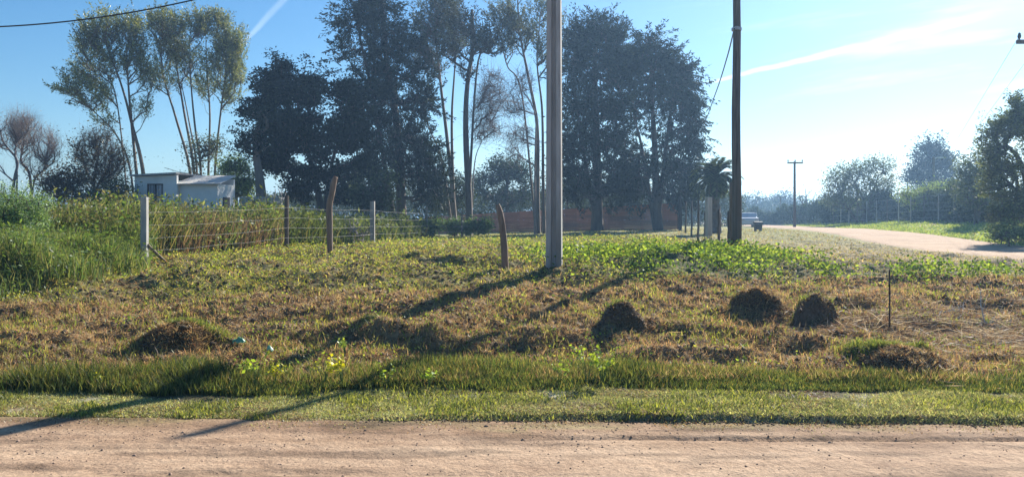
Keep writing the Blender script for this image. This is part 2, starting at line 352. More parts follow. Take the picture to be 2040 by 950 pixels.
# ------------------------------------------------------------------ ground sheet, roads
ty = np.concatenate([-np.geomspace(300, 1, 24), np.linspace(0, 4.4, 20), np.arange(4.5, 16.5, .035), np.geomspace(16.5, 60, 330), np.geomspace(60.5, 2200, 130)])
tt = np.concatenate([-np.geomspace(4, .74, 40), np.linspace(-.735, .735, 620), np.geomspace(.74, 4, 40)])
YY, TT = np.meshgrid(ty, tt, indexing='ij'); XX = TT * (np.sqrt(YY ** 2 + 9) + 1.5)
ZZ = H(XX, YY)
nr, nc = XX.shape
idx = np.arange(nr * nc).reshape(nr, nc)
fq = np.stack([idx[:-1, :-1], idx[:-1, 1:], idx[1:, 1:], idx[1:, :-1]], -1).reshape(-1, 4)
gr = mk('ground', np.stack([XX, YY, ZZ], -1).reshape(-1, 3), fq, M_ground, col=ground_col(XX.ravel(), YY.ravel()), smooth=True)
tag(gr, 'uneven grassy plot rising from the dirt road', kind='structure')

def strip(name, rows, mat_, label, edge=False):
    v = np.array(rows); n, k, _ = v.shape; id_ = np.arange(n * k).reshape(n, k)
    f = np.stack([id_[:-1, :-1], id_[:-1, 1:], id_[1:, 1:], id_[1:, :-1]], -1).reshape(-1, 4)
    q = v.reshape(-1, 3); c = np.ones((len(q), 3))
    if edge:
        dd = edge_front(q[:, 0]) - q[:, 1]; nz = fbm(q[:, 0] * 1.7, q[:, 1] * 5, 210, 4)
        st = (1 - sstep(.05, 1.0, dd + (nz - .5) * 1.1)) ; c = c * (1 - st[:, None]) + st[:, None] * np.array([.66, .60, .54])
        g2 = (1 - sstep(.0, .28, dd + (nz - .5) * .7)); c = c * (1 - .6 * g2[:, None]) + .6 * g2[:, None] * np.array([.60, .72, .50])
        dk = sstep(.60, .70, fbm(q[:, 0] * .8, q[:, 1] * 6, 215, 4)) * .36; c = c * (1 - dk[:, None])
    o = mk(name, q, f, mat_, smooth=True, col=c); tag(o, label, kind='structure'); return o
xs = np.concatenate([-np.geomspace(120, 6.1, 60), np.arange(-6, 7, .03), np.geomspace(7.1, 120, 60)])
rows = []
for t in np.concatenate([np.linspace(0, .45, 40), np.linspace(.46, 1, 120)]):
    ye = edge_front(xs); y = -2.2 + (ye + 2.2) * t
    rows.append(np.stack([xs, y, H(xs, y) + .006 - .03 * (t < .005) - .012 * sstep(.994, 1, t)], -1))
strip('front_road', rows, M_road, 'pinkish compacted dirt road in front of the grassy plot', True)
ys = np.concatenate([np.arange(6.6, 60, .25), np.geomspace(60.5, 420, 80)])
rows = []
for t in np.linspace(0, 1, 26):
    x = sr_near(ys) - .35 * (fbm(ys * .8, ys * 0, 33, 3)) + t * (SRW + .3)
    z = H(x, ys) + .035 - .12 * (1 - sstep(0, .06, t)) - .12 * sstep(.94, 1, t)
    rows.append(np.stack([x, ys, z], -1))
strip('side_road', np.array(rows).transpose(1, 0, 2), M_road, 'pale dirt side road running back past the fence posts')
# pair of wheel tracks turning off the side road across the far bank
for k, off in enumerate((0, 1.5)):
    s = np.linspace(0, 1, 60); cx = 24.8 + 16 * s; cy = 48 + off * 1.5 + 10 * s + 6 * s * s
    n_ = np.stack([-(10 + 12 * s), 16 + 0 * s], -1); n_ /= np.linalg.norm(n_, axis=1)[:, None]
    rows = []
    for t in np.linspace(-.45, .45, 7):
        x = cx + n_[:, 0] * t; y = cy + n_[:, 1] * t; rows.append(np.stack([x, y, H(x, y) + .05 - .14 * (abs(t) > .4)], -1))
    strip('wheel_track', np.array(rows).transpose(1, 0, 2), M_road, 'bare earth wheel track crossing the green far bank, %s' % ('the nearer one' if k == 0 else 'the farther one'))

# ------------------------------------------------------------------ grass
def blades(x, y, z, length, width, lean, az, bend, col, base_dark=1.0):
    """arrays -> 5 verts / 3 tris per blade"""
    n = len(x)
    dx = np.cos(az); dy = np.sin(az)
    px = -dy; py = dx
    rot = rng.uniform(0, math.pi, n); wx = np.cos(rot); wy = np.sin(rot)
    b = np.stack([x, y, z], -1)
    up1 = np.cos(lean); out1 = np.sin(lean); l2 = lean + bend; up2 = np.cos(l2); out2 = np.sin(l2)
    mid = b + np.stack([dx * out1, dy * out1, up1], -1) * (length * .5)[:, None]
    tip = mid + np.stack([dx * out2, dy * out2, up2], -1) * (length * .5)[:, None]
    w = np.stack([wx * width, wy * width, 0 * width], -1) * .5
    v = np.stack([b - w, b + w, mid + w * .8, mid - w * .8, tip], 1).reshape(-1, 3)
    i = np.arange(n)[:, None] * 5
    f = np.concatenate([i + np.array([[0, 1, 2]]), i + np.array([[0, 2, 3]]), i + np.array([[3, 2, 4]])], 0)
    c = np.repeat(col, 5, 0)
    return v, f, c
class Field:
    def __init__(s): s.v = []; s.f = []; s.c = []; s.n = 0
    def add(s, v, f, c): s.v.append(v); s.f.append(f + s.n); s.c.append(c); s.n += len(v)
    def build(s, name, mat_, parent=None, origin=(0, 0, 0)):
        return mk(name, np.concatenate(s.v), np.concatenate(s.f), mat_, parent, col=np.concatenate(s.c), origin=origin)
def pick(n, pal, jit=.4):
    pal = np.array(pal); c = pal[rng.integers(0, len(pal), n)]; return c * (1 + jit * rng.uniform(-1, 1, (n, 1)))
def scatter(n, y0, y1, wfac=.72, power=1.0):
    """positions spread over the visible wedge, denser near by"""
    u = rng.random(n * 2); y = (y0 ** power + u * (y1 ** power - y0 ** power)) ** (1 / power)
    x = rng.uniform(-1, 1, len(y)) * (y * wfac + 1.9)
    return x, y
def offroad(x, y): return (sr_mask(x, y) < .25) & (y > edge_front(x) - .02)
G_pale = [(.32, .37, .16), (.42, .46, .22), (.52, .54, .30), (.60, .60, .40), (.20, .23, .11), (.46, .40, .25), (.36, .27, .17)]
G_deep = [(.045, .08, .032), (.065, .105, .04), (.10, .14, .05), (.035, .06, .03), (.15, .18, .07), (.20, .22, .08)]
G_yel = [(.27, .30, .07), (.38, .39, .10), (.19, .23, .06), (.48, .45, .16), (.30, .24, .10), (.12, .15, .05)]
G_lush = [(.17, .27, .05), (.26, .36, .06), (.11, .19, .04), (.34, .42, .09), (.07, .12, .035)]
G_dry = [(.48, .32, .17), (.36, .21, .12), (.58, .44, .25), (.20, .115, .07), (.15, .085, .055), (.50, .38, .21), (.33, .27, .12)]
G_straw = [(.42, .34, .18), (.50, .42, .24), (.33, .25, .13), (.30, .28, .11)]

def make_cover(kind_i, name, label, cat, n, y0, y1, pal, L, Wd, lean, bend, mat_, power=1.0, thr=.5, wfac=.72, sink=.006, clump=0.0, tuft=None):
    x, y = scatter(n, y0, y1, wfac, power)
    w = cover(x, y)[kind_i]
    keep = (rng.random(len(x)) < w) & offroad(x, y)
    if clump: keep &= fbm(x * 2.3, y * 2.3, 70 + kind_i, 3) + rng.uniform(-.12, .12, len(x)) > clump
    x, y = x[keep], y[keep]; m = len(x)
    hm = .55 + .9 * fbm(x * 1.4, y * 1.4, 80 + kind_i, 3)
    if kind_i == 1: hm = hm * (.35 + 1.3 * fbm(x * .9 + 3, x * 0, 88, 2)) * (.6 + .5 * sstep(7.5, 8.0, y))
    ln = rng.uniform(L[0], L[1], m) * hm
    sc = np.maximum(1, y / 9.0)
    wd = rng.uniform(Wd[0], Wd[1], m) * sc
    le = rng.uniform(lean[0], lean[1], m); be = rng.uniform(bend[0], bend[1], m); az = rng.uniform(0, 2 * math.pi, m)
    c = pick(m, pal) * (.75 + .5 * fbm(x * 1.1, y * 1.1, 90 + kind_i, 3))[:, None]
    fl = Field(); fl.add(*blades(x, y, H(x, y) - sink, ln, wd, le, az, be, c))
    o = fl.build(name, mat_); tag(o, label, cat, kind='stuff'); return o
make_cover(0, 'verge_grass', 'short pale frosted grass on the verge beside the dirt road', 'grass', 300000, 6.3, 7.95, G_pale + [(.13, .17, .07)], (.018, .044), (.004, .008), (.3, 1.45), (.1, .9), M_grass, clump=.28, sink=.003)
x = rng.uniform(-6.5, 6.5, 60000); y = rng.uniform(6.4, 7.9, 60000); k = (fbm(x * 1.6, y * 3.2, 143, 4) + rng.uniform(-.06, .06, len(x)) > .56) & offroad(x, y); x, y = x[k], y[k]; m_ = len(x); fl = Field()
fl.add(*blades(x, y, H(x, y) + .006, rng.uniform(.02, .06, m_), rng.uniform(.005, .010, m_), rng.uniform(1.1, 1.7, m_), rng.uniform(0, 6.28, m_), rng.uniform(-.2, .3, m_), pick(m_, G_dry[:5] + [(.20, .15, .10)]))); o = fl.build('verge_litter', M_dry); tag(o, 'brown dead bits lying in worn patches of the pale verge', 'dead grass', kind='stuff')
make_cover(1, 'ditch_grass', 'tall dark green grass along the foot of the bank', 'grass', 84000, 7.5, 8.6, G_deep + G_yel[2:3] + G_yel[4:], (.05, .16), (.006, .012), (0, .35), (.1, .7), M_grass)
make_cover(2, 'dry_grass', 'reddish brown dead grass and thatch on the bank', 'dead grass', 330000, 8.1, 14, G_dry + [(.14, .09, .055)] + [(.56, .46, .25), (.40, .23, .13), (.50, .34, .18), (.44, .42, .18)], (.03, .095), (.005, .011), (.8, 1.65), (-.3, .8), M_dry, power=.6)
make_cover(2, 'dry_stalks', 'thin upright straw stalks standing in the dead grass', 'dead grass', 26000, 8.0, 14, G_dry[:3] + G_yel[:2], (.05, .14), (.004, .008), (.0, .6), (0, .8), M_dry, power=.6, clump=.5)
make_cover(3, 'meadow_grass', 'yellow green tufted grass on the upper plot', 'grass', 190000, 10, 60, G_yel, (.04, .10), (.006, .013), (.3, 1.45), (0, .8), M_grass, power=-.2, clump=.40)
make_cover(3, 'meadow_thatch', 'brown cut grass lying between the green tufts', 'dead grass', 110000, 10, 50, G_dry, (.06, .13), (.007, .013), (.9, 1.6), (-.2, .5), M_dry, power=-.2)
make_cover(5, 'straw_grass', 'pale straw coloured grass beside the side road', 'grass', 90000, 12.5, 60, G_straw + G_yel[:2], (.04, .10), (.007, .013), (.4, 1.5), (0, .6), M_dry, power=-.2, wfac=.75)
# second colours mixed into each band
def mix_in(target, name, label, n, y0, y1, pal, L, thr, seed, mat_=M_grass, lean=(0, .6)):
    x, y = scatter(n, y0, y1, .72, .6)
    keep = (cover(x, y)[target] > .4) & offroad(x, y) & (fbm(x * 1.9, y * 1.9, seed, 3) + rng.uniform(-.14, .14, len(x)) > thr)
    x, y = x[keep], y[keep]; m = len(x); sc = np.maximum(1, y / 9)
    c = pick(m, pal)
    fl = Field(); fl.add(*blades(x, y, H(x, y) - .01, rng.uniform(*L, m), rng.uniform(.007, .012, m) * sc, rng.uniform(*lean, m), rng.uniform(0, 6.28, m), rng.uniform(.1, .8, m), c))
    o = fl.build(name, mat_); tag(o, label, 'grass', kind='stuff')
mix_in(2, 'green_tufts', 'yellow green tufts sprouting through the dead grass', 34000, 8.2, 14, G_yel[:4] + G_lush[:1], (.04, .11), .63, 101)
mix_in(1, 'ditch_straw', 'straw tinted blades among the tall ditch grass', 50000, 7.8, 8.8, G_dry[:4] + G_yel[:5] + [(.46, .42, .20)], (.05, .15), .47, 102, M_dry)
mix_in(0, "verge_green", "bright green blades in the pale verge grass", 34000, 6.5, 8, G_deep[2:5] + G_yel[:3], (.03, .085), .60, 103)

n = 60000; y = 28 + 62 * rng.random(n) ** 1.2; side_ = rng.uniform(0, 16, n); x = sr_near(y) + SRW + side_; m_ = n
fl = Field(); fl.add(*blades(x, y, H(x, y) - .02, rng.uniform(.08, .2, n), rng.uniform(.05, .09, n), rng.uniform(.2, 1.2, n), rng.uniform(0, 6.28, n), rng.uniform(0, .5, n), pick(n, [(.26, .36, .09), (.34, .42, .12), (.20, .28, .07), (.40, .44, .17)], .25)))
o = fl.build('bank_grass', M_grass); tag(o, 'bright green grass on the far bank of the side road', 'grass', kind='stuff')
# broad leafed ground cover: diamonds
def leaves(c, d, w):
    n = len(c)
    v = np.stack([c, c + d * .5 + w * .5, c + d, c + d * .5 - w * .5], 1).reshape(-1, 3)
    f = np.arange(n * 4).reshape(n, 4); return v, f
def rand_dirs(n, zs=1.0):
    d = rng.normal(size=(n, 3)); d[:, 2] *= zs; return d / (np.linalg.norm(d, axis=1)[:, None] + 1e-9)
def perp(d):
    r = rand_dirs(len(d)); w = np.cross(d, r); return w / (np.linalg.norm(w, axis=1)[:, None] + 1e-9)
def leaf_cover(name, label, ki, n, y0, y1, pal, size, hgt, clump, seed, wfac=.72, extra=None):
    x, y = scatter(n, y0, y1, wfac, .2)
    w = cover(x, y)[ki]
    keep = (rng.random(len(x)) < w) & offroad(x, y) & (fbm(x * 1.7, y * 1.7, seed, 3) > clump)
    x, y = x[keep], y[keep]; m = len(x)
    hh = rng.random(m) ** .7 * hgt * (.4 + 1.2 * fbm(x * 1.8, y * 1.8, seed + 4, 3))
    c = np.stack([x, y, H(x, y) + hh], -1); sc = np.maximum(1, y / 12)
    s = rng.uniform(*size, m) * sc
    d = rand_dirs(m, .7); wv = perp(d)
    v, f = leaves(c, d * s[:, None], wv * (s * .6)[:, None])
    col = np.repeat(pick(m, pal), 4, 0)
    o = mk(name, v, f, M_grass, col=col); tag(o, label, 'weeds', kind='stuff')
leaf_cover('lush_weeds', 'bright green broad leafed weeds round the wooden pole', 4, 90000, 12, 21, G_lush, (.03, .07), .22, .38, 110)
leaf_cover('plot_weeds', 'low broad leafed green weeds spread over the upper plot', 3, 90000, 10.2, 40, G_yel + G_lush[:2] + [(.22, .26, .07), (.30, .32, .09)], (.022, .045), .10, .50, 120)
leaf_cover('bank_weeds', 'small leafy weeds scattered in the dead grass of the bank', 2, 12000, 8.3, 13.5, G_yel[:3] + G_lush[:3], (.02, .045), .07, .60, 130)
x = rng.uniform(-6.5, 7, 26000); y = edge_front(x) - np.abs(rng.normal(0, .16, len(x))); k = fbm(x * 3, y * 5, 140, 3) + rng.uniform(-.15, .15, len(x)) > .5 + .1 * sstep(.1, .4, edge_front(x) - y); x, y = x[k], y[k]; m_ = len(x); fl = Field()
fl.add(*blades(x, y, H(x, y), rng.uniform(.01, .035, m_), rng.uniform(.005, .009, m_), rng.uniform(.5, 1.5, m_), rng.uniform(0, 6.28, m_), rng.uniform(0, .6, m_), pick(m_, G_pale + G_dry))); o = fl.build('edge_grass', M_dry); tag(o, 'thin trampled grass creeping onto the edge of the dirt road', 'grass', kind='stuff')
# fine clods of earth and pebbles on road + verge
def clods(name, label, x, y, r, mat_, cat='clods'):
    base = np.array([(1, 0, 0), (-.5, .87, 0), (-.5, -.87, 0), (0, 0, .8), (.1, 0, -.6)]); fc = np.array([(0, 1, 3), (1, 2, 3), (2, 0, 3), (1, 0, 4), (2, 1, 4), (0, 2, 4)])
    n = len(x); a = rng.uniform(0, 6.28, n); ca, sa = np.cos(a), np.sin(a)
    v = np.repeat(base[None], n, 0) * (r[:, None, None] * rng.uniform(.6, 1.4, (n, 5, 1)))
    vx = v[..., 0] * ca[:, None] - v[..., 1] * sa[:, None]; vy = v[..., 0] * sa[:, None] + v[..., 1] * ca[:, None]
    vv = np.stack([vx + x[:, None], vy + y[:, None], v[..., 2] + (H(x, y) + .006)[:, None]], -1).reshape(-1, 3)
    ff = (fc[None] + np.arange(n)[:, None, None] * 5).reshape(-1, 3)
    o = mk(name, vv, ff, mat_); tag(o, label, cat, kind='stuff')
n = 5200; x = rng.uniform(-6, 6, n); y = rng.uniform(4.3, 6.7, n); k = (rng.random(n) < .25 + .75 * sstep(5.6, 6.5, y)) ; x, y = x[k], y[k]
clods('road_pebbles', 'small stones and earth crumbs lying on the dirt road', x, y, rng.uniform(.003, .011, len(x)) * (1 + .8 * (rng.random(len(x)) > .96)), noise_mat('pebble', (.16, .10, .07), (.36, .26, .20), 20, .9, .2), 'pebbles')
n = 900; x = rng.uniform(-1.3, 6.2, n); y = edge_front(x) + rng.normal(-.03, .035, n)
clods('edge_clods', 'dark crumbled earth along the road edge', x, y, rng.uniform(.004, .016, n), M_soil)
n = 6500; x, y = scatter(n, 8.2, 22); k = cover(x, y)[2] + cover(x, y)[3] > .6; x, y = x[k], y[k]
clods('soil_clods', 'dark turned clods of soil among the dead grass', x, y, rng.uniform(.015, .045, len(x)), M_soil)
# litter of short dead stems, darker heap of thatch on the right
def litter(name, label, cx, cy, sx, sy, n, L, pal, wd=(.004, .009), cat='dead stems', up=.22):
    x = rng.normal(cx, sx, n); y = rng.normal(cy, sy, n); c = np.stack([x, y, H(x, y) + rng.uniform(.0, .05, n)], -1)
    d = rand_dirs(n, up) ; ln = rng.uniform(*L, n); wv = perp(d) * rng.uniform(*wd, n)[:, None]
    v, f = leaves(c, d * ln[:, None], wv); o = mk(name, v, f, M_dry, col=np.repeat(pick(n, pal), 4, 0)); tag(o, label, cat, kind='stuff')
litter('cut_stems', 'heap of pale cut stems and twigs on the right of the bank', 5.6, 9.9, 1.0, .75, 7500, (.08, .34), [(.42, .36, .29), (.28, .21, .15), (.18, .12, .09), (.55, .50, .42)])
litter('cut_stems', 'grey brown thatch littered round the iron stake', 4.1, 10.1, .9, .7, 4200, (.06, .22), [(.36, .29, .21), (.22, .15, .10), (.16, .10, .07)])

# ------------------------------------------------------------------ trees
def resample(pts, step):
    pts = np.asarray(pts, float); out = [pts[0]]
    for a, b in zip(pts[:-1], pts[1:]):
        k = max(1, int(np.linalg.norm(b - a) / step))
        for i in range(1, k + 1): out.append(a + (b - a) * i / k)
    return np.array(out)
def smooth_poly(pts, n=14):
    pts = np.asarray(pts, float)
    if len(pts) < 3: return pts
    q = np.vstack([2 * pts[0] - pts[1], pts, 2 * pts[-1] - pts[-2]]); out = []
    for i in range(1, len(q) - 2):
        for t in np.linspace(0, 1, n, endpoint=False):
            a, b, c, d = q[i - 1:i + 3]
            out.append(.5 * ((2 * b) + (-a + c) * t + (2 * a - 5 * b + 4 * c - d) * t * t + (-a + 3 * b - 3 * c + d) * t ** 3))
    out.append(pts[-1]); return np.array(out)
def tubes_from_edges(pos, par, rad, sides=5):
    idx = np.where(par >= 0)[0]; a = pos[par[idx]]; b = pos[idx]; ra = np.minimum(rad[par[idx]], rad[idx] * 1.6); rb = rad[idx]
    d = b - a; L = np.linalg.norm(d, axis=1); ok = L > 1e-5; a, b, ra, rb, d, L = a[ok], b[ok], ra[ok], rb[ok], d[ok], L[ok]
    d = d / L[:, None]; a = a - d * (ra * .3)[:, None]
    ref = np.where(np.abs(d[:, 2:3]) < .9, np.array([[0, 0, 1.0]]), np.array([[1.0, 0, 0]])); u = np.cross(d, ref); u /= np.linalg.norm(u, axis=1)[:, None]; w = np.cross(d, u)
    an = np.arange(sides) * 2 * math.pi / sides; ring = np.cos(an)[None, :, None] * u[:, None] + np.sin(an)[None, :, None] * w[:, None]
    va = a[:, None] + ring * ra[:, None, None]; vb = b[:, None] + ring * rb[:, None, None]
    v = np.concatenate([va, vb], 1).reshape(-1, 3); n = len(a); i = np.arange(n)[:, None, None] * 2 * sides; k = np.arange(sides); k2 = (k + 1) % sides
    f = (np.stack([k, k2, k2 + sides, k + sides], -1)[None] + i).reshape(-1, 4); return v, f
def blades3(a, d, ln, w):
    # thin tapering twigs as three sided slivers with a kink
    n = len(a); k = perp(d); q = np.cross(d, k); m = a + d * (ln * .55)[:, None]; t = a + (d + k * .22) * ln[:, None]; w = np.broadcast_to(w, (n,))[:, None]
    v = np.stack([a + k * w, a - k * w * .5 + q * w * .87, a - k * w * .5 - q * w * .87, m + k * w * .6, m - k * w * .3 + q * w * .5, m - k * w * .3 - q * w * .5, t + k * w * .15, t - k * w * .1 + q * w * .1, t - k * w * .1 - q * w * .1], 1).reshape(-1, 3)
    f = np.array([(0, 1, 4, 3), (1, 2, 5, 4), (2, 0, 3, 5), (3, 4, 7, 6), (4, 5, 8, 7), (5, 3, 6, 8)]); return v, (f[None] + np.arange(n)[:, None, None] * 9).reshape(-1, 4), None
def grow(trunks, targets, r0=.02, seglen=.7, rise=.25, expo=2.3, rmin_top=None, jit=.12, tw=1.0):
    """trunks: list of (polyline, base radius, top radius). targets: (n,3). returns pos, parent, radius, tip ids"""
    pos = []; par = []; base = []
    for pl, rb, rt in trunks:
        pl = resample(smooth_poly(pl, 8), seglen * .7); k0 = len(pos)
        for i, p in enumerate(pl):
            pos.append(p); par.append(-1 if i == 0 else k0 + i - 1); base.append(rb + (rt - rb) * (i / max(1, len(pl) - 1)) ** .8)
    pos = np.array(pos); par = list(par); nt_ = len(pos); base = np.array(base)
    cap = len(targets) * 14 + nt_ + 10; P_ = np.zeros((cap, 3)); P_[:nt_] = pos; n = nt_
    dist = np.array([np.min(np.linalg.norm(pos - t, axis=1)) for t in targets]); tips = []
    for ti in np.argsort(dist):
        t = targets[ti]; dv = t - P_[:n]; L = np.linalg.norm(dv, axis=1)
        cost = L + rise * 4 * np.maximum(0, -(dv[:, 2] - rise * np.hypot(dv[:, 0], dv[:, 1]))) * .5 + .15 * np.minimum(nt_ and 0, 0)
        j = int(np.argmin(cost)); l = L[j]
        if l < .15: tips.append(j); continue
        k = int(min(12, max(1, round(l / seglen)))); a = P_[j].copy()
        ctrl = a + (t - a) * .5 + np.array([0, 0, -rise * l * .25 if rise > 0 else rise * l * -.3]) + rng.normal(size=3) * jit * l * .6
        prev = j
        for i in range(1, k + 1):
            s = i / k; q = (1 - s) ** 2 * a + 2 * s * (1 - s) * ctrl + s * s * t
            if i < k: q = q + rng.normal(size=3) * jit * .25 * l / k
            P_[n] = q; par.append(prev); prev = n; n += 1
        tips.append(n - 1)
    pos = P_[:n]; par = np.array(par); cnt = np.zeros(n)
    for t in tips: cnt[t] += 1
    for i in range(n - 1, -1, -1):
        if par[i] >= 0 and i >= nt_: cnt[par[i]] += cnt[i]
    rad = r0 * np.maximum(cnt, 1) ** (1 / expo) * tw; rad[:nt_] = base
    return pos, par, rad, np.array(tips)
def blob_targets(blobs, shell=.5, hole=.34, hs=.8):
    out = []; ids = []; sd_ = rng.uniform(0, 99)
    for bi, (c, r, n) in enumerate(blobs):
        d = rand_dirs(n); u = (shell + (1 - shell) * rng.random(n)) * rng.random(n) ** .18 * np.where(rng.random(n) < .12, rng.uniform(1, 1.3, n), 1)
        q = np.asarray(c) + d * np.asarray(r) * u[:, None]; k = fbm(q[:, 0] * hs + sd_, q[:, 2] * hs * 1.3, 7, 3) > hole
        if k.sum() < 4: k[:] = True
        out.append(q[k]); ids += [bi] * int(k.sum())
    return np.vstack(out), np.array(ids)
def clump_leaves(tips, nper, rc, size, pal, flat=.6, droop=0.0, elong=1.7, out=None, outw=0.0, plume=0.0, bias=(0, 0, 0), jit=.35, clumpvar=.25):
    n = len(tips) * nper; t = np.repeat(tips, nper, 0); csz = np.repeat(rng.uniform(.55, 1.25, len(tips)), nper)[:, None]
    c = t + rand_dirs(n) * (rng.random((n, 1)) ** .55) * np.asarray(rc) * csz
    d = rand_dirs(n); d[:, 2] = d[:, 2] * flat - droop
    if out is not None:
        out = out + np.asarray(bias); out = out / (np.linalg.norm(out, axis=1)[:, None] + 1e-6)
    if plume:
        pt_ = rng.random((n, 1)); c = t + (c - t) * (1 - .75 * pt_) + np.repeat(out, nper, 0) * (pt_ * plume) * csz
    if out is not None: d = d + np.repeat(out, nper, 0) * outw; c = c + np.repeat(out, nper, 0) * (rng.random((n, 1)) - .4) * np.mean(rc) * 1.3
    d /= np.linalg.norm(d, axis=1)[:, None]
    s = size[0] * .6 + (size[1] * 1.1 - size[0] * .6) * rng.random(n) ** 1.6; wv = perp(d)
    v, f = leaves(c, d * (s * elong)[:, None], wv * s[:, None] * .8)
    tv = 1 + clumpvar * rng.uniform(-1, 1, len(tips)); col = pick(n, pal, jit) * np.repeat(tv, nper)[:, None]
    return v, f, np.repeat(col, 4, 0)
def ellip(px, py, rx, ry, d, n, depth=1.0, dd=0.0):
    """crown mass given by the size it shows at its own distance"""
    c = P(px, py, d + dd); k = (d + dd) / F; return (c, (rx * k, rx * k * depth, ry * k), n)
def tree(name, label, cat, d, base_px, trunks, blobs, pal, leafspec, bark=None, lmat=None, group=None, r0=.02, rise=.25, seglen=.7, shell=.5, jit=.12, sides=5, bare=False, twig=None, twig_up=.15, hole=.34, hs=.8):
    """d: distance in metres. trunks: list of ([(px, py, extra depth), ...], base radius, top radius), the first point on the ground"""
    bx = P(base_px, HY, d)[0]; bz = Hs(bx, d); tr = []
    for pts, rb, rt in trunks:
        w = []
        for i, p_ in enumerate(pts):
            q = P(p_[0], p_[1], d + (p_[2] if len(p_) > 2 else 0))
            if i == 0: q[2] = Hs(q[0], q[1]) - .1
            w.append(q)
        tr.append((w, rb, rt))
    e = empty(name, (bx, d, bz), label, cat, group); O = (bx, d, bz)
    tg, ids = blob_targets([ellip(b[0], b[1], b[2], b[3], d, b[4], b[5] if len(b) > 5 else 1.0, b[6] if len(b) > 6 else 0) for b in blobs], shell, hole, hs)
    pos, par, rad, tips = grow(tr, tg, r0=r0, rise=rise, seglen=seglen, jit=jit)
    v, f = tubes_from_edges(pos, par, rad, sides)
    od = pos[tips] - pos[np.maximum(par[tips], 0)]; od /= np.linalg.norm(od, axis=1)[:, None] + 1e-6
    if twig:
        nt, tl, tw_ = twig; m_ = len(tips) * nt; o_ = np.repeat(od, nt, 0) + rand_dirs(m_) * .75 + np.array([0, 0, twig_up]); o_ /= np.linalg.norm(o_, axis=1)[:, None]
        a = np.repeat(pos[tips], nt, 0) - np.repeat(od, nt, 0) * (rng.random((m_, 1)) * tl * .8); ln = rng.uniform(.4, 1, m_) * tl
        tv, tf, _ = blades3(a, o_, ln, tw_); b0 = len(v); v = np.vstack([v, tv]); f = np.vstack([f, tf + b0])
    mk('trunk', v, f, bark or M_bark, e, origin=O, smooth=True)
    if leafspec:
        v, f, c = clump_leaves(pos[tips], pal=pal, out=od, **leafspec); mk('crown', v, f, lmat or M_leaf, e, col=c, origin=O)
    return e
PAL_EUC = [(.16, .19, .06), (.20, .22, .07), (.12, .15, .05), (.26, .26, .09), (.09, .115, .04)]
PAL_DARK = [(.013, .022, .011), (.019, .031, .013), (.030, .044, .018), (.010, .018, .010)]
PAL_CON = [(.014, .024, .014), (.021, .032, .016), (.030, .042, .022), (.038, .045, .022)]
PAL_MID = [(.07, .10, .04), (.10, .13, .05), (.055, .08, .035), (.13, .16, .06)]
PAL_GRN = [(.10, .17, .045), (.14, .22, .06), (.08, .13, .04), (.18, .25, .08)]
PAL_BRN = [(.11, .075, .055), (.15, .105, .07), (.08, .06, .045), (.12, .11, .05)]
PAL_HAZ = [(.05, .075, .04), (.07, .095, .05), (.04, .06, .035)]

# --- left: bare and half bare trees
tree('bare_tree', 'bare leafless tree cut by the left picture edge, its trunk bending left', 'tree', 40, 12,
     [([(12, 420), (28, 362), (34, 320), (8, 285), (-6, 240)], .10, .03), ([(30, 420), (34, 350), (30, 300), (40, 262)], .07, .02)],
     [(5, 265, 45, 45, 120), (40, 250, 30, 40, 120), (-40, 300, 50, 60, 60)], [(.20, .17, .17)], dict(nper=3, rc=.5, size=(.02, .05)), bark=M_twig, r0=.007, seglen=.5, rise=.9, sides=4, jit=.06, twig=(5, 1.0, .0045), twig_up=.3, hole=0, group='bare trees on the left')
tree('bare_tree', 'bare leafless tree with a fan of thin purple grey twigs left of the brown bush', 'tree', 42, 66,
     [([(66, 420), (60, 355), (42, 320), (48, 280), (44, 240)], .10, .025), ([(66, 420), (66, 370), (88, 335), (96, 290)], .07, .02)],
     [(50, 262, 38, 42, 200), (92, 290, 34, 40, 170), (70, 320, 45, 30, 90)], [(.20, .17, .17)], dict(nper=3, rc=.45, size=(.02, .05)), bark=M_twig, r0=.007, seglen=.5, rise=.9, sides=4, jit=.06, twig=(5, 1.0, .0045), twig_up=.3, hole=0, group='bare trees on the left')
tree('half_bare_tree', 'half bare dark tree with small leaves just left of the white house', 'tree', 44, 188,
     [([(188, 430), (190, 385), (172, 340), (160, 300)], .13, .04), ([(188, 430), (192, 380), (215, 340), (222, 300)], .11, .03), ([(188, 430), (188, 360), (196, 310), (190, 275)], .1, .03)],
     [(175, 300, 40, 42, 160), (225, 320, 38, 45, 170), (190, 350, 60, 30, 140), (200, 268, 30, 22, 50)], [(.05, .06, .035), (.075, .075, .04), (.09, .07, .045)], dict(nper=7, rc=.7, size=(.05, .10)), r0=.009, seglen=.6, rise=.7, jit=.07, twig=(5, 1.0, .007), twig_up=.3, hole=0)
tree('brown_bush_tree', 'low brown leaved tree between the bare trees and the half bare tree', 'tree', 41, 118,
     [([(118, 430), (116, 390), (110, 350)], .10, .03), ([(120, 430), (130, 380), (138, 345)], .08, .02)],
     [(100, 372, 40, 32, 110), (140, 362, 36, 40, 120), (165, 385, 40, 28, 90)], PAL_BRN, dict(nper=22, rc=.6, size=(.05, .11)), r0=.014, rise=.4)
tree('evergreen_shrub_tree', 'low dark green shrubby tree in front of the left of the white house', 'tree', 37, 215,
     [([(215, 440), (215, 415), (212, 395)], .09, .03)],
     [(190, 400, 45, 26, 110), (238, 390, 32, 36, 110)], [(.035, .06, .03), (.05, .08, .035)], dict(nper=26, rc=.5, size=(.05, .10)), r0=.014)
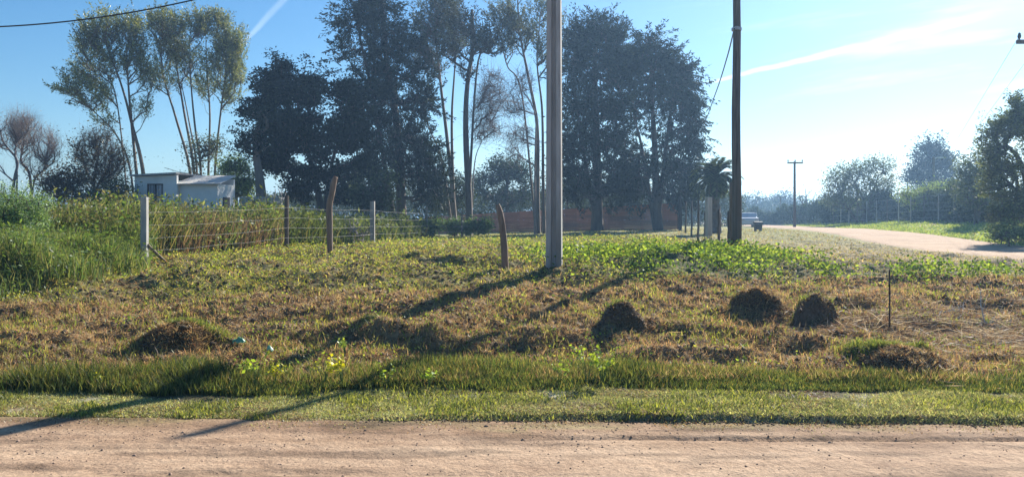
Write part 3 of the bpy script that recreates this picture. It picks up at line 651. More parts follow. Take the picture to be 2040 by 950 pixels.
# --- eucalyptus behind the house
E = dict(nper=72, rc=(.46, .46, .34), size=(.045, .09), flat=.8, droop=0, elong=2.8, clumpvar=.5, outw=.9, plume=1.25, bias=(-.25, 0, .75))
tree('eucalyptus_tree', 'tall pale trunked gum tree leaning left over the white house', 'tree', 54, 292,
     [([(292, 440), (285, 345), (262, 245), (240, 165), (205, 75)], 0.186, 0.033), ([(285, 345), (262, 245), (255, 160), (250, 70)], 0.136, 0.028), ([(262, 245), (230, 190), (185, 130)], 0.074, 0.028)],
     [(180, 95, 28, 38, 60), (215, 68, 34, 26, 70), (258, 72, 36, 28, 70), (175, 155, 26, 40, 44), (215, 140, 34, 40, 50), (265, 130, 34, 40, 60), (300, 165, 22, 30, 24), (205, 200, 30, 25, 24), (285, 225, 24, 14, 12)],
     PAL_EUC, E, bark=M_barkpale, twig=(3, 1.0, .012), r0=.013, rise=.9, seglen=.8, jit=.09, hole=.28, group='gum trees behind the house')
tree('eucalyptus_tree', 'thin gum tree stem slanting far left with a low wispy side crown', 'tree', 52, 272,
     [([(272, 440), (260, 342), (232, 270), (190, 225), (150, 185)], 0.093, 0.022)],
     [(148, 183, 24, 14, 26), (180, 205, 32, 20, 28), (215, 250, 22, 20, 14)], PAL_EUC, E, bark=M_barkpale, twig=(3, 1.0, .012), r0=.018, rise=.6, seglen=.8, group='gum trees behind the house')
tree('eucalyptus_tree', 'gum tree of several stems spreading upward from behind the house roof', 'tree', 57, 385,
     [([(388, 440), (378, 340), (350, 235), (325, 150), (318, 70)], 0.149, 0.028), ([(390, 440), (386, 340), (366, 220), (350, 120), (345, 60)], 0.149, 0.028), ([(392, 440), (392, 340), (376, 240), (362, 170)], 0.112, 0.028), ([(396, 440), (400, 345), (388, 250), (380, 160), (378, 75)], 0.136, 0.028)],
     [(325, 60, 30, 26, 70), (365, 75, 30, 32, 70), (335, 110, 34, 34, 64), (375, 130, 26, 36, 44), (318, 160, 20, 26, 20), (400, 65, 24, 22, 50), (350, 175, 26, 20, 16)],
     PAL_EUC, E, bark=M_barkpale, twig=(3, 1.0, .012), r0=.013, rise=.9, seglen=.8, jit=.09, hole=.28, group='gum trees behind the house')
tree('eucalyptus_tree', 'rightmost gum tree behind the house with twin upright stems and sunlit crown', 'tree', 58, 425,
     [([(416, 440), (415, 345), (418, 230), (412, 140), (410, 70)], 0.124, 0.028), ([(430, 440), (428, 345), (440, 220), (452, 130), (448, 80)], 0.124, 0.028)],
     [(432, 62, 32, 24, 70), (462, 95, 28, 30, 80), (440, 130, 38, 40, 90), (470, 150, 22, 40, 60), (415, 180, 30, 26, 40), (455, 195, 26, 22, 40)],
     PAL_EUC + [(.2, .22, .07)], E, bark=M_barkpale, r0=.013, rise=.9, seglen=.8, jit=.09, hole=.28, group='gum trees behind the house')
tree('leafy_tree', 'small dark tree right behind the house roof at the foot of the gum trees', 'tree', 56, 400,
     [([(400, 440), (400, 350), (398, 310)], .14, .04)], [(400, 300, 40, 30, 100), (370, 330, 40, 18, 60), (425, 290, 25, 20, 40)], [(.06, .08, .035), (.09, .10, .045)], dict(nper=16, rc=.7, size=(.06, .12)), r0=.016)
tree('leafy_tree', 'rounded sunlit green tree to the right of the white house', 'tree', 50, 472,
     [([(472, 440), (470, 390), (474, 350)], .2, .05)],
     [(468, 345, 36, 34, 200), (488, 362, 22, 34, 130), (450, 375, 26, 28, 90)], [(.22, .32, .08), (.28, .38, .10), (.16, .22, .07), (.10, .15, .05)], dict(nper=34, rc=.6, size=(.06, .12), droop=.2), r0=.018)
# --- big dark broadleaf
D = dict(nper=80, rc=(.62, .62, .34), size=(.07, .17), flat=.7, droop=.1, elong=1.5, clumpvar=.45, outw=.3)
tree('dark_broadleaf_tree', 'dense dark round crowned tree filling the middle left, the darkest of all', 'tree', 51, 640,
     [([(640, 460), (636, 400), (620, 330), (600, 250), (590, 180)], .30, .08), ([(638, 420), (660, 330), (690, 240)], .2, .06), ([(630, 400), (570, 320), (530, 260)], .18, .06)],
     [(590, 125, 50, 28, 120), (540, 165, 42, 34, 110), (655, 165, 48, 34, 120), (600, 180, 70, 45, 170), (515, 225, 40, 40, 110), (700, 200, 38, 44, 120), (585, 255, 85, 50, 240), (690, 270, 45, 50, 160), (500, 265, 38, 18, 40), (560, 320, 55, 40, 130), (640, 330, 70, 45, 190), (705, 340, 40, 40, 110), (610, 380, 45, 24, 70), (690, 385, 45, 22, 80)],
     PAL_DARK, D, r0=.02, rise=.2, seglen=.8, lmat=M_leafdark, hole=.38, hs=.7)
tree('dark_broadleaf_tree', 'tree with a thick bare grey trunk standing between the house and the dark round tree', 'tree', 46, 520,
     [([(520, 440), (519, 390), (514, 340), (508, 290), (515, 250)], .42, .12)],
     [(505, 285, 36, 30, 80), (520, 235, 28, 30, 50)], PAL_DARK, dict(nper=34, rc=(.65, .65, .42), size=(.07, .14), flat=.7, clumpvar=.4), r0=.022, rise=.3, lmat=M_leafdark, bark=M_barkpale)
# --- centre: tall dark cypress / pine group
C_ = dict(nper=96, rc=(.60, .60, .26), size=(.055, .12), flat=.5, droop=0, elong=2.6, clumpvar=.5, outw=.9, plume=1.3, bias=(0, 0, .35))
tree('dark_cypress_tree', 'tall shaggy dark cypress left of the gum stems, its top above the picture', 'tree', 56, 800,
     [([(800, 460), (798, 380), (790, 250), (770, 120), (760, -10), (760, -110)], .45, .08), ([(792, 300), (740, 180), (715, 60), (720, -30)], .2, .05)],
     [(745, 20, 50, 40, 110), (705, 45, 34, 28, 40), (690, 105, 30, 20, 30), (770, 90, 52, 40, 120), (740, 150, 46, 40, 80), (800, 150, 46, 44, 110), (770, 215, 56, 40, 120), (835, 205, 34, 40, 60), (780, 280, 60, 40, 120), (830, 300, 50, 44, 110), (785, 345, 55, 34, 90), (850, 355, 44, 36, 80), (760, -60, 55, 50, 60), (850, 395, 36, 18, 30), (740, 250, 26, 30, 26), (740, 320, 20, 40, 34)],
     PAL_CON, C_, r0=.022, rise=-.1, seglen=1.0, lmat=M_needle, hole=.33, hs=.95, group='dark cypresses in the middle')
U_ = dict(nper=50, rc=(.42, .42, .3), size=(.045, .10), flat=.7, droop=0, elong=2.6, clumpvar=.5, outw=.9, plume=1.3, bias=(-.2, 0, .6))
tree('eucalyptus_tree', 'double stemmed gum tree with a leaning side stem and open lower trunk in the centre', 'tree', 58, 905,
     [([(908, 470), (903, 400), (890, 270), (878, 170), (868, 60), (870, -60)], 0.211, 0.044), ([(903, 410), (880, 320), (850, 240), (845, 150)], 0.099, 0.028), ([(906, 400), (900, 260), (905, 150), (915, 40)], 0.149, 0.033)],
     [(862, 60, 40, 34, 110), (840, 110, 34, 34, 80), (885, 20, 46, 40, 110), (905, 90, 36, 30, 80), (870, 140, 26, 22, 36), (880, -50, 60, 40, 60)],
     [(.05, .06, .035), (.07, .075, .04), (.09, .085, .045), (.035, .05, .03)], U_, bark=M_barkpale, twig=(3, 1.1, .012), r0=.022, rise=.7, seglen=1.0, group='gum trees in the middle')
tree('pine_tree', 'straight dark trunked pine in the centre with a flat umbrella crown', 'tree', 55, 932,
     [([(934, 470), (934, 400), (928, 270), (930, 180), (942, 90), (940, 20)], .30, .10), ([(930, 190), (950, 140), (975, 105)], .12, .05)],
     [(945, 85, 62, 24, 150), (905, 105, 36, 20, 60), (985, 100, 26, 18, 50), (930, 50, 50, 26, 90), (932, 150, 16, 24, 26)],
     [(.05, .05, .03), (.065, .06, .035), (.04, .045, .028)], U_, bark=M_bark, r0=.022, rise=.5, seglen=.9, lmat=M_needle, group='gum trees in the middle')
tree('bare_branch_tree', 'thin spreading tree of drooping leafless branches between the two tall trunks', 'tree', 57, 938,
     [([(938, 470), (938, 330), (946, 200)], .10, .03), ([(938, 400), (945, 330), (960, 280)], .07, .02)],
     [(985, 190, 36, 40, 70), (970, 250, 40, 34, 70), (985, 160, 26, 30, 40), (965, 215, 34, 30, 46)], PAL_BRN, None, bark=M_twig, r0=.011, rise=.5, seglen=.8, sides=4, jit=.06, twig=(6, 1.9, .012), twig_up=-.05, hole=0)
tree('eucalyptus_tree', 'tall gum tree with bare drooping lower boughs directly left of the concrete pole', 'tree', 56, 1072,
     [([(1072, 470), (1071, 380), (1070, 250), (1052, 150), (1035, 60), (1030, -40)], 0.198, 0.044), ([(1084, 470), (1082, 360), (1080, 220), (1070, 120), (1078, 20)], 0.149, 0.033), ([(1068, 250), (1040, 190), (1010, 130), (995, 60)], 0.087, 0.028)],
     [(1010, 45, 34, 34, 90), (1050, 60, 40, 38, 110), (1085, 40, 34, 40, 90), (1020, 95, 34, 24, 40), (1085, 110, 28, 34, 50), (1115, 70, 22, 34, 36), (1040, -40, 60, 40, 50)],
     [(.06, .075, .035), (.09, .10, .045), (.12, .12, .05)], U_, bark=M_barkpale, r0=.015, rise=.8, seglen=1.0, group='gum trees in the middle')
tree('bare_branch_tree', 'leafless sprawling boughs low on the left of the concrete pole', 'tree', 55, 1068,
     [([(1066, 470), (1066, 330), (1068, 230)], .10, .03)],
     [(1025, 205, 34, 26, 40), (1030, 265, 38, 24, 44), (1040, 160, 30, 26, 30), (1022, 300, 28, 14, 16)], PAL_BRN, None, bark=M_twig, r0=.011, rise=.5, seglen=.8, sides=4, jit=.06, twig=(6, 1.9, .012), twig_up=-.05, hole=0)
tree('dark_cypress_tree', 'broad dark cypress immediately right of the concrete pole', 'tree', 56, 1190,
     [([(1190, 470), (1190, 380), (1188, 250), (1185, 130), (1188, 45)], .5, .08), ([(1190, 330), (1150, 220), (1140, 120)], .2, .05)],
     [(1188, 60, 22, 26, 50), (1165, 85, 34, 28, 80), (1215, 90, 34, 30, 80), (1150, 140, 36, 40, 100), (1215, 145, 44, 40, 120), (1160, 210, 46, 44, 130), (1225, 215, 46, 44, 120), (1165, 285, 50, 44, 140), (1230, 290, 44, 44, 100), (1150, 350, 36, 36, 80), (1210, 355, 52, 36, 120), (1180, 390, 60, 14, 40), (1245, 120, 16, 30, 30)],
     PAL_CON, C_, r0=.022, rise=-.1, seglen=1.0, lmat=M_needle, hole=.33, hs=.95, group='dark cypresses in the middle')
C2 = dict(C_); C2.update(nper=84, rc=(.5, .5, .3), droop=.2, plume=1.3, bias=(0, 0, -.5))
tree('dark_cypress_tree', 'weeping dark cypress with sky gaps at the right end of the tall trees', 'tree', 54, 1310,
     [([(1312, 470), (1308, 390), (1305, 300), (1298, 180), (1295, 80)], .4, .07), ([(1308, 370), (1330, 270), (1345, 170)], .22, .05), ([(1306, 380), (1280, 300), (1262, 230)], .18, .05)],
     [(1295, 88, 24, 20, 50), (1280, 115, 24, 26, 50), (1320, 120, 34, 28, 90), (1355, 150, 30, 26, 70), (1290, 165, 24, 34, 44), (1330, 180, 34, 30, 60), (1370, 195, 20, 34, 50), (1350, 230, 30, 34, 56), (1268, 215, 18, 30, 24), (1378, 250, 16, 30, 34), (1310, 240, 18, 30, 20), (1345, 285, 40, 30, 60), (1385, 290, 18, 24, 24), (1290, 325, 50, 32, 90), (1350, 340, 44, 34, 90), (1280, 370, 44, 26, 60), (1340, 385, 50, 18, 50)],
     PAL_CON, C2, r0=.022, rise=-.1, seglen=1.0, lmat=M_needle, hole=.33, hs=.95, group='dark cypresses in the middle')
# --- lower masses behind the plank fence
tree('rounded_tree', 'rounded hazy dark tree behind the fence between the pine and the concrete pole', 'tree', 78, 1010,
     [([(1010, 450), (1010, 380), (1012, 340)], .3, .08)],
     [(1010, 338, 46, 28, 170), (965, 365, 34, 26, 110), (1055, 350, 40, 34, 130), (1010, 390, 80, 26, 160)], PAL_HAZ, dict(nper=34, rc=.9, size=(.09, .17)), r0=.025, lmat=M_leafdark)
for i, (px, w, d, lab) in enumerate([(745, 36, 47, 'dark shrubby tree under the right side of the dark round tree'), (900, 40, 62, 'dark undergrowth tree at the foot of the pine'), (1130, 50, 66, 'low dark tree behind the plank fence beside the concrete pole'), (1240, 60, 64, 'low dark tree behind the plank fence under the broad cypress')]):
    tree('understorey_tree', lab, 'tree', d, px, [([(px, 450), (px, 410), (px + 4, 385)], .15, .04)],
         [(px - w * .4, 385, w * .7, 28, 70), (px + w * .4, 378, w * .7, 34, 80), (px, 410, w, 22, 60)], PAL_HAZ, dict(nper=26, rc=.8, size=(.08, .15)), r0=.02, lmat=M_leafdark, group='low dark trees behind the fence')
# --- right side
tree('leafy_tree', 'loose hazy green tree left of the tall conifer across the side road', 'tree', 72, 1720,
     [([(1722, 452), (1720, 400), (1700, 360)], .2, .06), ([(1724, 452), (1735, 395), (1750, 350)], .16, .05), ([(1712, 452), (1680, 400), (1664, 370)], .13, .04)],
     [(1672, 362, 30, 22, 70), (1705, 348, 30, 20, 90), (1750, 340, 30, 18, 90), (1700, 385, 50, 26, 120), (1755, 375, 34, 30, 110), (1665, 400, 34, 20, 60), (1730, 410, 60, 18, 90)], PAL_MID, dict(nper=34, rc=.75, size=(.06, .13), plume=.7, outw=.5, bias=(0, 0, .4)), r0=.014, rise=.5, hole=.28)
tree('tall_conifer', 'tall broad blue hazed conifer rising behind the other trees on the right', 'tree', 100, 1855,
     [([(1856, 440), (1855, 380), (1852, 320), (1850, 275)], .5, .1)],
     [(1842, 285, 12, 18, 40), (1866, 290, 14, 20, 44), (1850, 315, 34, 24, 120), (1880, 320, 20, 24, 70), (1835, 350, 36, 26, 120), (1880, 355, 32, 30, 120), (1855, 390, 50, 30, 140)], PAL_CON, dict(nper=40, rc=(1.3, 1.3, .6), size=(.12, .22), flat=.5, clumpvar=.4), r0=.03, rise=-.1, seglen=1.5, lmat=M_needle)
tree('leafy_tree', 'light green spreading tree below the tall conifer', 'tree', 60, 1850,
     [([(1850, 452), (1848, 415), (1830, 392)], .15, .05), ([(1850, 452), (1862, 405), (1890, 385)], .13, .04)],
     [(1815, 388, 32, 14, 70), (1860, 382, 34, 16, 80), (1900, 385, 26, 22, 70), (1850, 402, 60, 12, 90)], [(.16, .24, .06), (.22, .30, .09), (.28, .35, .12)], dict(nper=24, rc=.6, size=(.06, .12)), r0=.016, rise=.5)
tree('leafy_tree', 'hazy greenish tree between the tall conifer and the big right edge tree', 'tree', 46, 1945,
     [([(1945, 455), (1944, 400), (1935, 350)], .16, .05), ([(1945, 455), (1955, 390), (1960, 340)], .12, .04)],
     [(1935, 345, 26, 30, 90), (1960, 330, 22, 34, 80), (1930, 385, 24, 28, 80), (1960, 390, 34, 34, 90)], PAL_MID, dict(nper=30, rc=.6, size=(.05, .10), plume=.6, outw=.5, bias=(0, 0, .4)), r0=.014, rise=.5, hole=.28)
tree('leafy_tree', 'big dark limbed tree overhanging the right picture edge', 'tree', 32, 2052,
     [([(2052, 480), (2050, 420), (2042, 350), (2025, 310), (2000, 285)], .2, .06), ([(2046, 370), (2060, 290), (2050, 225)], .14, .05), ([(2052, 420), (2100, 340), (2120, 260)], .14, .05)],
     [(2000, 262, 32, 22, 100), (1985, 300, 24, 22, 60), (2030, 235, 26, 22, 70), (2030, 208, 12, 10, 16), (2060, 250, 40, 40, 110), (2000, 340, 34, 26, 100), (1990, 375, 28, 24, 70), (2020, 390, 36, 30, 100), (2090, 320, 60, 70, 140), (2025, 425, 34, 24, 90), (2080, 420, 60, 40, 90)],
     [(.08, .11, .04), (.12, .15, .055), (.16, .19, .07), (.05, .07, .03)], dict(nper=46, rc=.40, size=(.04, .085), plume=.4, outw=.5), r0=.012, rise=.4, seglen=.5, hole=.25)
def bush(name, label, px, py, rx, ry, d, n, pal, size, group=None, nper=16, rc=.25, cat='bush', droop=0.0, m=None, r0=.008, base=None):
    b = base or px
    return tree(name, label, cat, d, b, [([(b, HY + (CZ - Hs(P(b, HY, d)[0], d)) * F / d), (b, py + ry * .3), (px, py)], .03, .012)],
                [(px, py, rx, ry, n), (px - rx * .5, py + ry * .3, rx * .6, ry * .7, n // 3), (px + rx * .5, py + ry * .2, rx * .6, ry * .8, n // 3)], pal,
                dict(nper=nper, rc=rc, size=size, droop=droop), group=group, r0=r0, rise=.3, seglen=.4, sides=4, lmat=m)
bush('bush', 'bright leafy bush at the foot of the big right edge tree', 2010, 462, 40, 18, 29, 90, PAL_GRN, (.04, .08), nper=18, rc=.3)
bush('bush', 'darker bush under the right edge tree, above the bright leafy one', 1995, 425, 30, 24, 31, 90, PAL_MID, (.04, .08), nper=18, rc=.3)
tree('bare_tree', 'slim hazy half bare tree right of the far utility pole', 'tree', 110, 1608,
     [([(1608, 448), (1608, 415), (1605, 380)], .15, .05)], [(1608, 395, 24, 22, 110), (1600, 420, 24, 16, 60)], PAL_MID, dict(nper=9, rc=.7, size=(.08, .15)), r0=.03, rise=.5, seglen=1)
for i, (px, py, rx, ry, d, lab) in enumerate([(1505, 408, 46, 22, 190, 'low rounded far tree just right of the wooden pole'), (1560, 405, 34, 22, 200, 'far blue tree behind the thin pole'), (1540, 425, 60, 16, 170, 'far low tree mass behind the green bin'),
        (1640, 415, 34, 22, 130, 'far tree left of the loose green tree'), (1450, 415, 30, 20, 180, 'far tree seen between the fence posts'), (1780, 415, 40, 22, 105, 'dark tree mass under the loose green tree'), (1905, 400, 36, 40, 95, 'dark tree behind the hazy greenish tree'), (1380, 425, 40, 20, 150, 'far tree behind the palm'), (1680, 425, 50, 16, 96, 'low dark tree at the left end of the hedge')]):
    tree('distant_tree', lab, 'tree', d, px, [([(px, 446), (px, 430), (px, py)], .25, .08)], [(px, py, rx, ry, 150), (px - rx * .5, py + 6, rx * .5, ry * .7, 50), (px + rx * .5, py + 4, rx * .6, ry * .7, 50)],
         PAL_HAZ, dict(nper=20, rc=d * .009, size=(.0010 * d, .002 * d)), r0=.03, seglen=2, group='far hazy trees along the side road', lmat=M_leafdark)
# far treeline closing the horizon behind everything
fx = []; 
for k in range(2600):
    a = rng.uniform(-.95, .95); d = rng.uniform(230, 330); h = (5.0 + 5 * fbm(np.array([a * 14]), np.array([0.0]), 77, 3)[0]) * rng.random() ** .6
    fx.append((a * d, d, .9 + h))
v, f, c = clump_leaves(np.array(fx), 14, (2.2, 2.2, 1.3), (.5, .9), PAL_HAZ)
o = mk('far_woods', v, f, M_leafdark, col=c); tag(o, 'far off line of woods closing the horizon', 'woods', kind='stuff')

bx = []
for k in range(9000):
    px = rng.uniform(520, 1480); d = rng.uniform(80, 92); w_ = 3.4 + 1.6 * float(fbm(np.array([px * .012]), np.array([0.]), 78, 3)[0]); bx.append(((px - CX) / F * d, d, .3 + w_ * rng.random() ** .7))
v, f, c = clump_leaves(np.array(bx), 12, (.8, .8, .5), (.10, .18), PAL_HAZ); o = mk('understorey', v, f, M_leafdark, col=c); tag(o, 'dark tangled understorey closing the view behind the tall trees', 'undergrowth', kind='stuff')
# --- palm
def palm(px, py, d, label):
    bx = P(px, HY, d)[0]; bz = Hs(bx, d); O = (bx, d, bz); e = empty('palm_tree', O, label, 'palm tree'); top = P(px, py, d)
    g = Geo(); zs = np.linspace(bz - .1, top[2], 16)
    g.tube([(bx + .05 * math.sin(i * .5), d, z) for i, z in enumerate(zs)], [.30 + .05 * (i % 2) - .004 * i for i in range(16)], 10); g.build('trunk', M_bark, e, O)
    V_, F_, C_l = [], [], []; n0 = 0
    for k in range(70):
        az = rng.uniform(0, 6.28); el = rng.uniform(-.5, 1.35); L = rng.uniform(1.35, 1.85); hd = np.array([math.cos(az), math.sin(az)]); s = np.linspace(0, 1, 22)
        ang = el - 1.6 * s ** 1.5 * (1.0 if el > 0 else .7); st = L / 22
        x = np.cumsum(np.cos(ang)) * st; z = np.cumsum(np.sin(ang)) * st
        pts = np.stack([top[0] + hd[0] * x, top[1] + hd[1] * x, top[2] + z], -1)
        tan = np.gradient(pts, axis=0); tan /= np.linalg.norm(tan, axis=1)[:, None]; side = np.array([-hd[1], hd[0], 0])
        for sg in (-1, 1):
            ll = .42 * np.sin(math.pi * np.clip(s * .9 + .12, 0, 1)) ** .7
            for q in (0, .5):
                dd_ = side * sg + tan * .75 + np.array([0, 0, -.25]); dd_ /= np.linalg.norm(dd_, axis=1)[:, None]
                v_, f_ = leaves(pts + tan * st * q, dd_ * ll[:, None], tan * .055); V_.append(v_); F_.append(f_ + n0); n0 += len(v_); C_l.append(np.repeat(pick(22, PAL_DARK + PAL_MID), 4, 0))
    mk('crown', np.vstack(V_), np.vstack(F_), M_leafdark, e, col=np.vstack(C_l), origin=O); return e
palm(1424, 352, 42, 'short palm tree with arching fronds right of the weeping cypress')

# ------------------------------------------------------------------ brush on the left
def weeds_mass(name, label, cat, pts_fn, n, pal, hgt, L, wd, m=None, leafy=0, lsize=(.03, .06), lpal=None):
    x, y, hm = pts_fn(n); m_ = len(x); c = pick(m_, pal); z = H(x, y); sc = np.maximum(1, y / 12)
    ln = hm * rng.uniform(hgt[0], hgt[1], m_)
    fl = Field(); fl.add(*blades(x, y, z, ln, rng.uniform(*wd, m_) * sc, np.abs(rng.normal(0, .22, m_)), rng.uniform(0, 6.28, m_), rng.uniform(0, .7, m_), c))
    if leafy:
        k = rng.integers(0, m_, leafy); t = rng.random(leafy) ** .7; cc = np.stack([x[k] + rng.normal(0, .08, leafy), y[k] + rng.normal(0, .08, leafy), z[k] + ln[k] * t], -1)
        d = rand_dirs(leafy, .8); s = rng.uniform(*lsize, leafy) * sc[k]; v, f = leaves(cc, d * s[:, None] * 1.6, perp(d) * s[:, None] * .6)
        f = np.concatenate([f[:, [0, 1, 2]], f[:, [0, 2, 3]]]); fl.add(v, f, np.repeat(pick(leafy, lpal or pal), 4, 0))
    o = fl.build(name, m or M_grass); tag(o, label, cat, kind='stuff'); return o
def fence_line_y(x): return np.interp(x, [-7.7, -5.85, -4.8, -1.7, 0.5], [14.0, 20.5, 27.2, 57, 66])
def zone_brush(x0p, x1p, y0, y1, seed):
    def fn(n):
        y = y0 + (y1 - y0) * rng.random(n * 2) ** 1.3; px = rng.uniform(x0p, x1p, n * 2); x = (px - CX) / F * y
        q = fbm(x * .9, y * .9, seed, 3); left = sstep(0, 1.0, (np.interp(y, [12, 15.6, 20.8, 27, 57], [-7.2, -7.0, -5.9, -4.75, -1.6]) - x))
        k = (left > .3) & (q + rng.uniform(-.15, .15, len(x)) > .34); x, y, q = x[k], y[k], q[k]; return x, y, (.45 + .9 * q)
    return fn
W_mix = [(.20, .25, .11), (.26, .29, .14), (.30, .28, .18), (.12, .17, .05), (.36, .30, .17), (.09, .12, .045), (.16, .12, .07)]
weeds_mass('tall_weeds', 'tall green and straw weeds massed behind the wire fence on the left', 'weeds', zone_brush(-250, 560, 15.5, 34, 201), 46000, W_mix, (.45, 1.35), None, (.008, .016), leafy=150000, lpal=PAL_GRN + PAL_MID[:2] + [(.22, .24, .12), (.26, .24, .15), (.13, .12, .07), (.06, .08, .04)])
weeds_mass('tall_weeds', 'dark green weeds in front of the dark trees behind the wire fence', 'weeds', zone_brush(540, 860, 22, 52, 202), 22000, [(.08, .12, .04), (.12, .16, .05), (.16, .15, .08)], (.5, 1.2), None, (.008, .015), leafy=50000, lpal=PAL_MID)
weeds_mass('dead_bramble', 'dry pinkish brown stems tangled behind the wire fence', 'dead stems', zone_brush(350, 560, 17, 22, 203), 3600, [(.30, .20, .14), (.38, .28, .20), (.25, .15, .11)], (.6, 1.2), None, (.006, .012), m=M_dry)
def edge_fn(n):
    y = rng.uniform(11.3, 16, n * 2); px = rng.uniform(-150, 300, n * 2); x = (px - CX) / F * y
    q = fbm(x * 1.2, y * 1.2, 205, 3); s = sstep(0, 1, (300 - px) / 200 + (y - 13.2) / 2.0 - .35 + (q - .5)); k = rng.random(len(x)) < s; return x[k], y[k], (.25 + .6 * q[k] + .5 * s[k])
weeds_mass('rank_grass', 'long rank green grass in front of the weeds at the left edge', 'grass', edge_fn, 30000, [(.15, .23, .09), (.24, .29, .12), (.12, .18, .06), (.33, .32, .18)], (.25, .75), None, (.007, .014), leafy=26000, lpal=PAL_GRN)
FERN = [(.16, .28, .11), (.22, .35, .15), (.30, .42, .22), (.11, .20, .08)]
for (px, py, rx, ry, d, lab) in [(25, 430, 75, 75, 14.5, 'feathery green bush at the left picture edge, taller one'), (35, 515, 70, 62, 12.8, 'feathery green bush low at the left picture edge, in front of the taller one')]:
    b = bush('feathery_bush', lab, px, py, rx, ry, d, 520, FERN, (.012, .024), nper=44, rc=.13, droop=.1, r0=.004, base=px, group='feathery bushes at the left edge')
for (px, py, rx, ry, d, pal, lab) in [
        (100, 440, 48, 26, 24, W_mix, 'yellowish bush beside the feathery bush'), (175, 445, 42, 24, 23, W_mix[:3], 'olive bush left of the concrete corner post'), (245, 432, 40, 26, 25, PAL_GRN, 'green bush just left of the concrete corner post'),
        (345, 435, 42, 22, 25, PAL_GRN, 'green bush below the window of the white house'), (430, 440, 38, 22, 24, PAL_GRN[:2] + PAL_MID, 'green bush below the right part of the white house'), (510, 452, 36, 24, 24, W_mix[2:], 'dry twiggy bush left of the dark steel post'),
        (120, 490, 40, 22, 18.5, PAL_BRN, 'brown withered bush low on the left behind the weeds'), (610, 460, 30, 26, 25, PAL_MID, 'grey green bush right of the dark steel post'), (700, 452, 30, 22, 30, PAL_MID, 'bush behind the wire fence left of the thin concrete post'),
        (790, 448, 26, 18, 36, [(.15, .17, .06), (.10, .13, .05)], 'yellow green bush right of the thin concrete post'), (560, 430, 22, 26, 27, PAL_GRN, 'small leafy bush behind the dark steel post')]:
    bush('bush', lab, px, py, rx, ry, d, 80, pal, (.03, .06), nper=26, rc=.26, group='bushes behind the wire fence')
for i, (px, w, lab) in enumerate([(875, 20, 'first from the left of the sunlit shrubs'), (905, 18, 'second of the sunlit shrubs from the left'), (937, 22, 'third of the sunlit shrubs from the left'), (968, 18, 'rightmost sunlit shrub')]):
    bush('garden_shrub', lab + ' in front of the plank fence', px, 450, w, 17, 50, 80, [(.10, .17, .05), (.14, .22, .07)], (.06, .12), nper=16, rc=.3, group='sunlit shrubs by the plank fence')
b_ = bush('white_twig_bush', 'leafless bush of whitish twigs left of the dark steel post', 555, 400, 22, 40, 26, 90, PAL_BRN, (.01, .02), nper=1, rc=.1, r0=.007)
for ch in b_.children: ch.data.materials[0] = noise_mat('pale_twig', (.30, .28, .27), (.45, .43, .42), 8, .9, .2) if ch.name.startswith('trunk') else ch.data.materials[0]
# cut branches in a heap behind the wire fence
g = Geo()
for k in range(90):
    c = P(rng.uniform(668, 730), rng.uniform(455, 490), rng.uniform(26, 28)); c[2] = max(c[2], Hs(c[0], c[1]) + .03); d = rand_dirs(1, .45)[0] * rng.uniform(.3, .9)
    g.tube([c, c + d * .5 + rng.normal(size=3) * .05, c + d], [.014, .011, .006], 4)
o = g.build('brushwood_heap', M_twig); tag(o, 'heap of pale cut branches behind the wire fence by the crooked post', 'brushwood', kind='stuff')

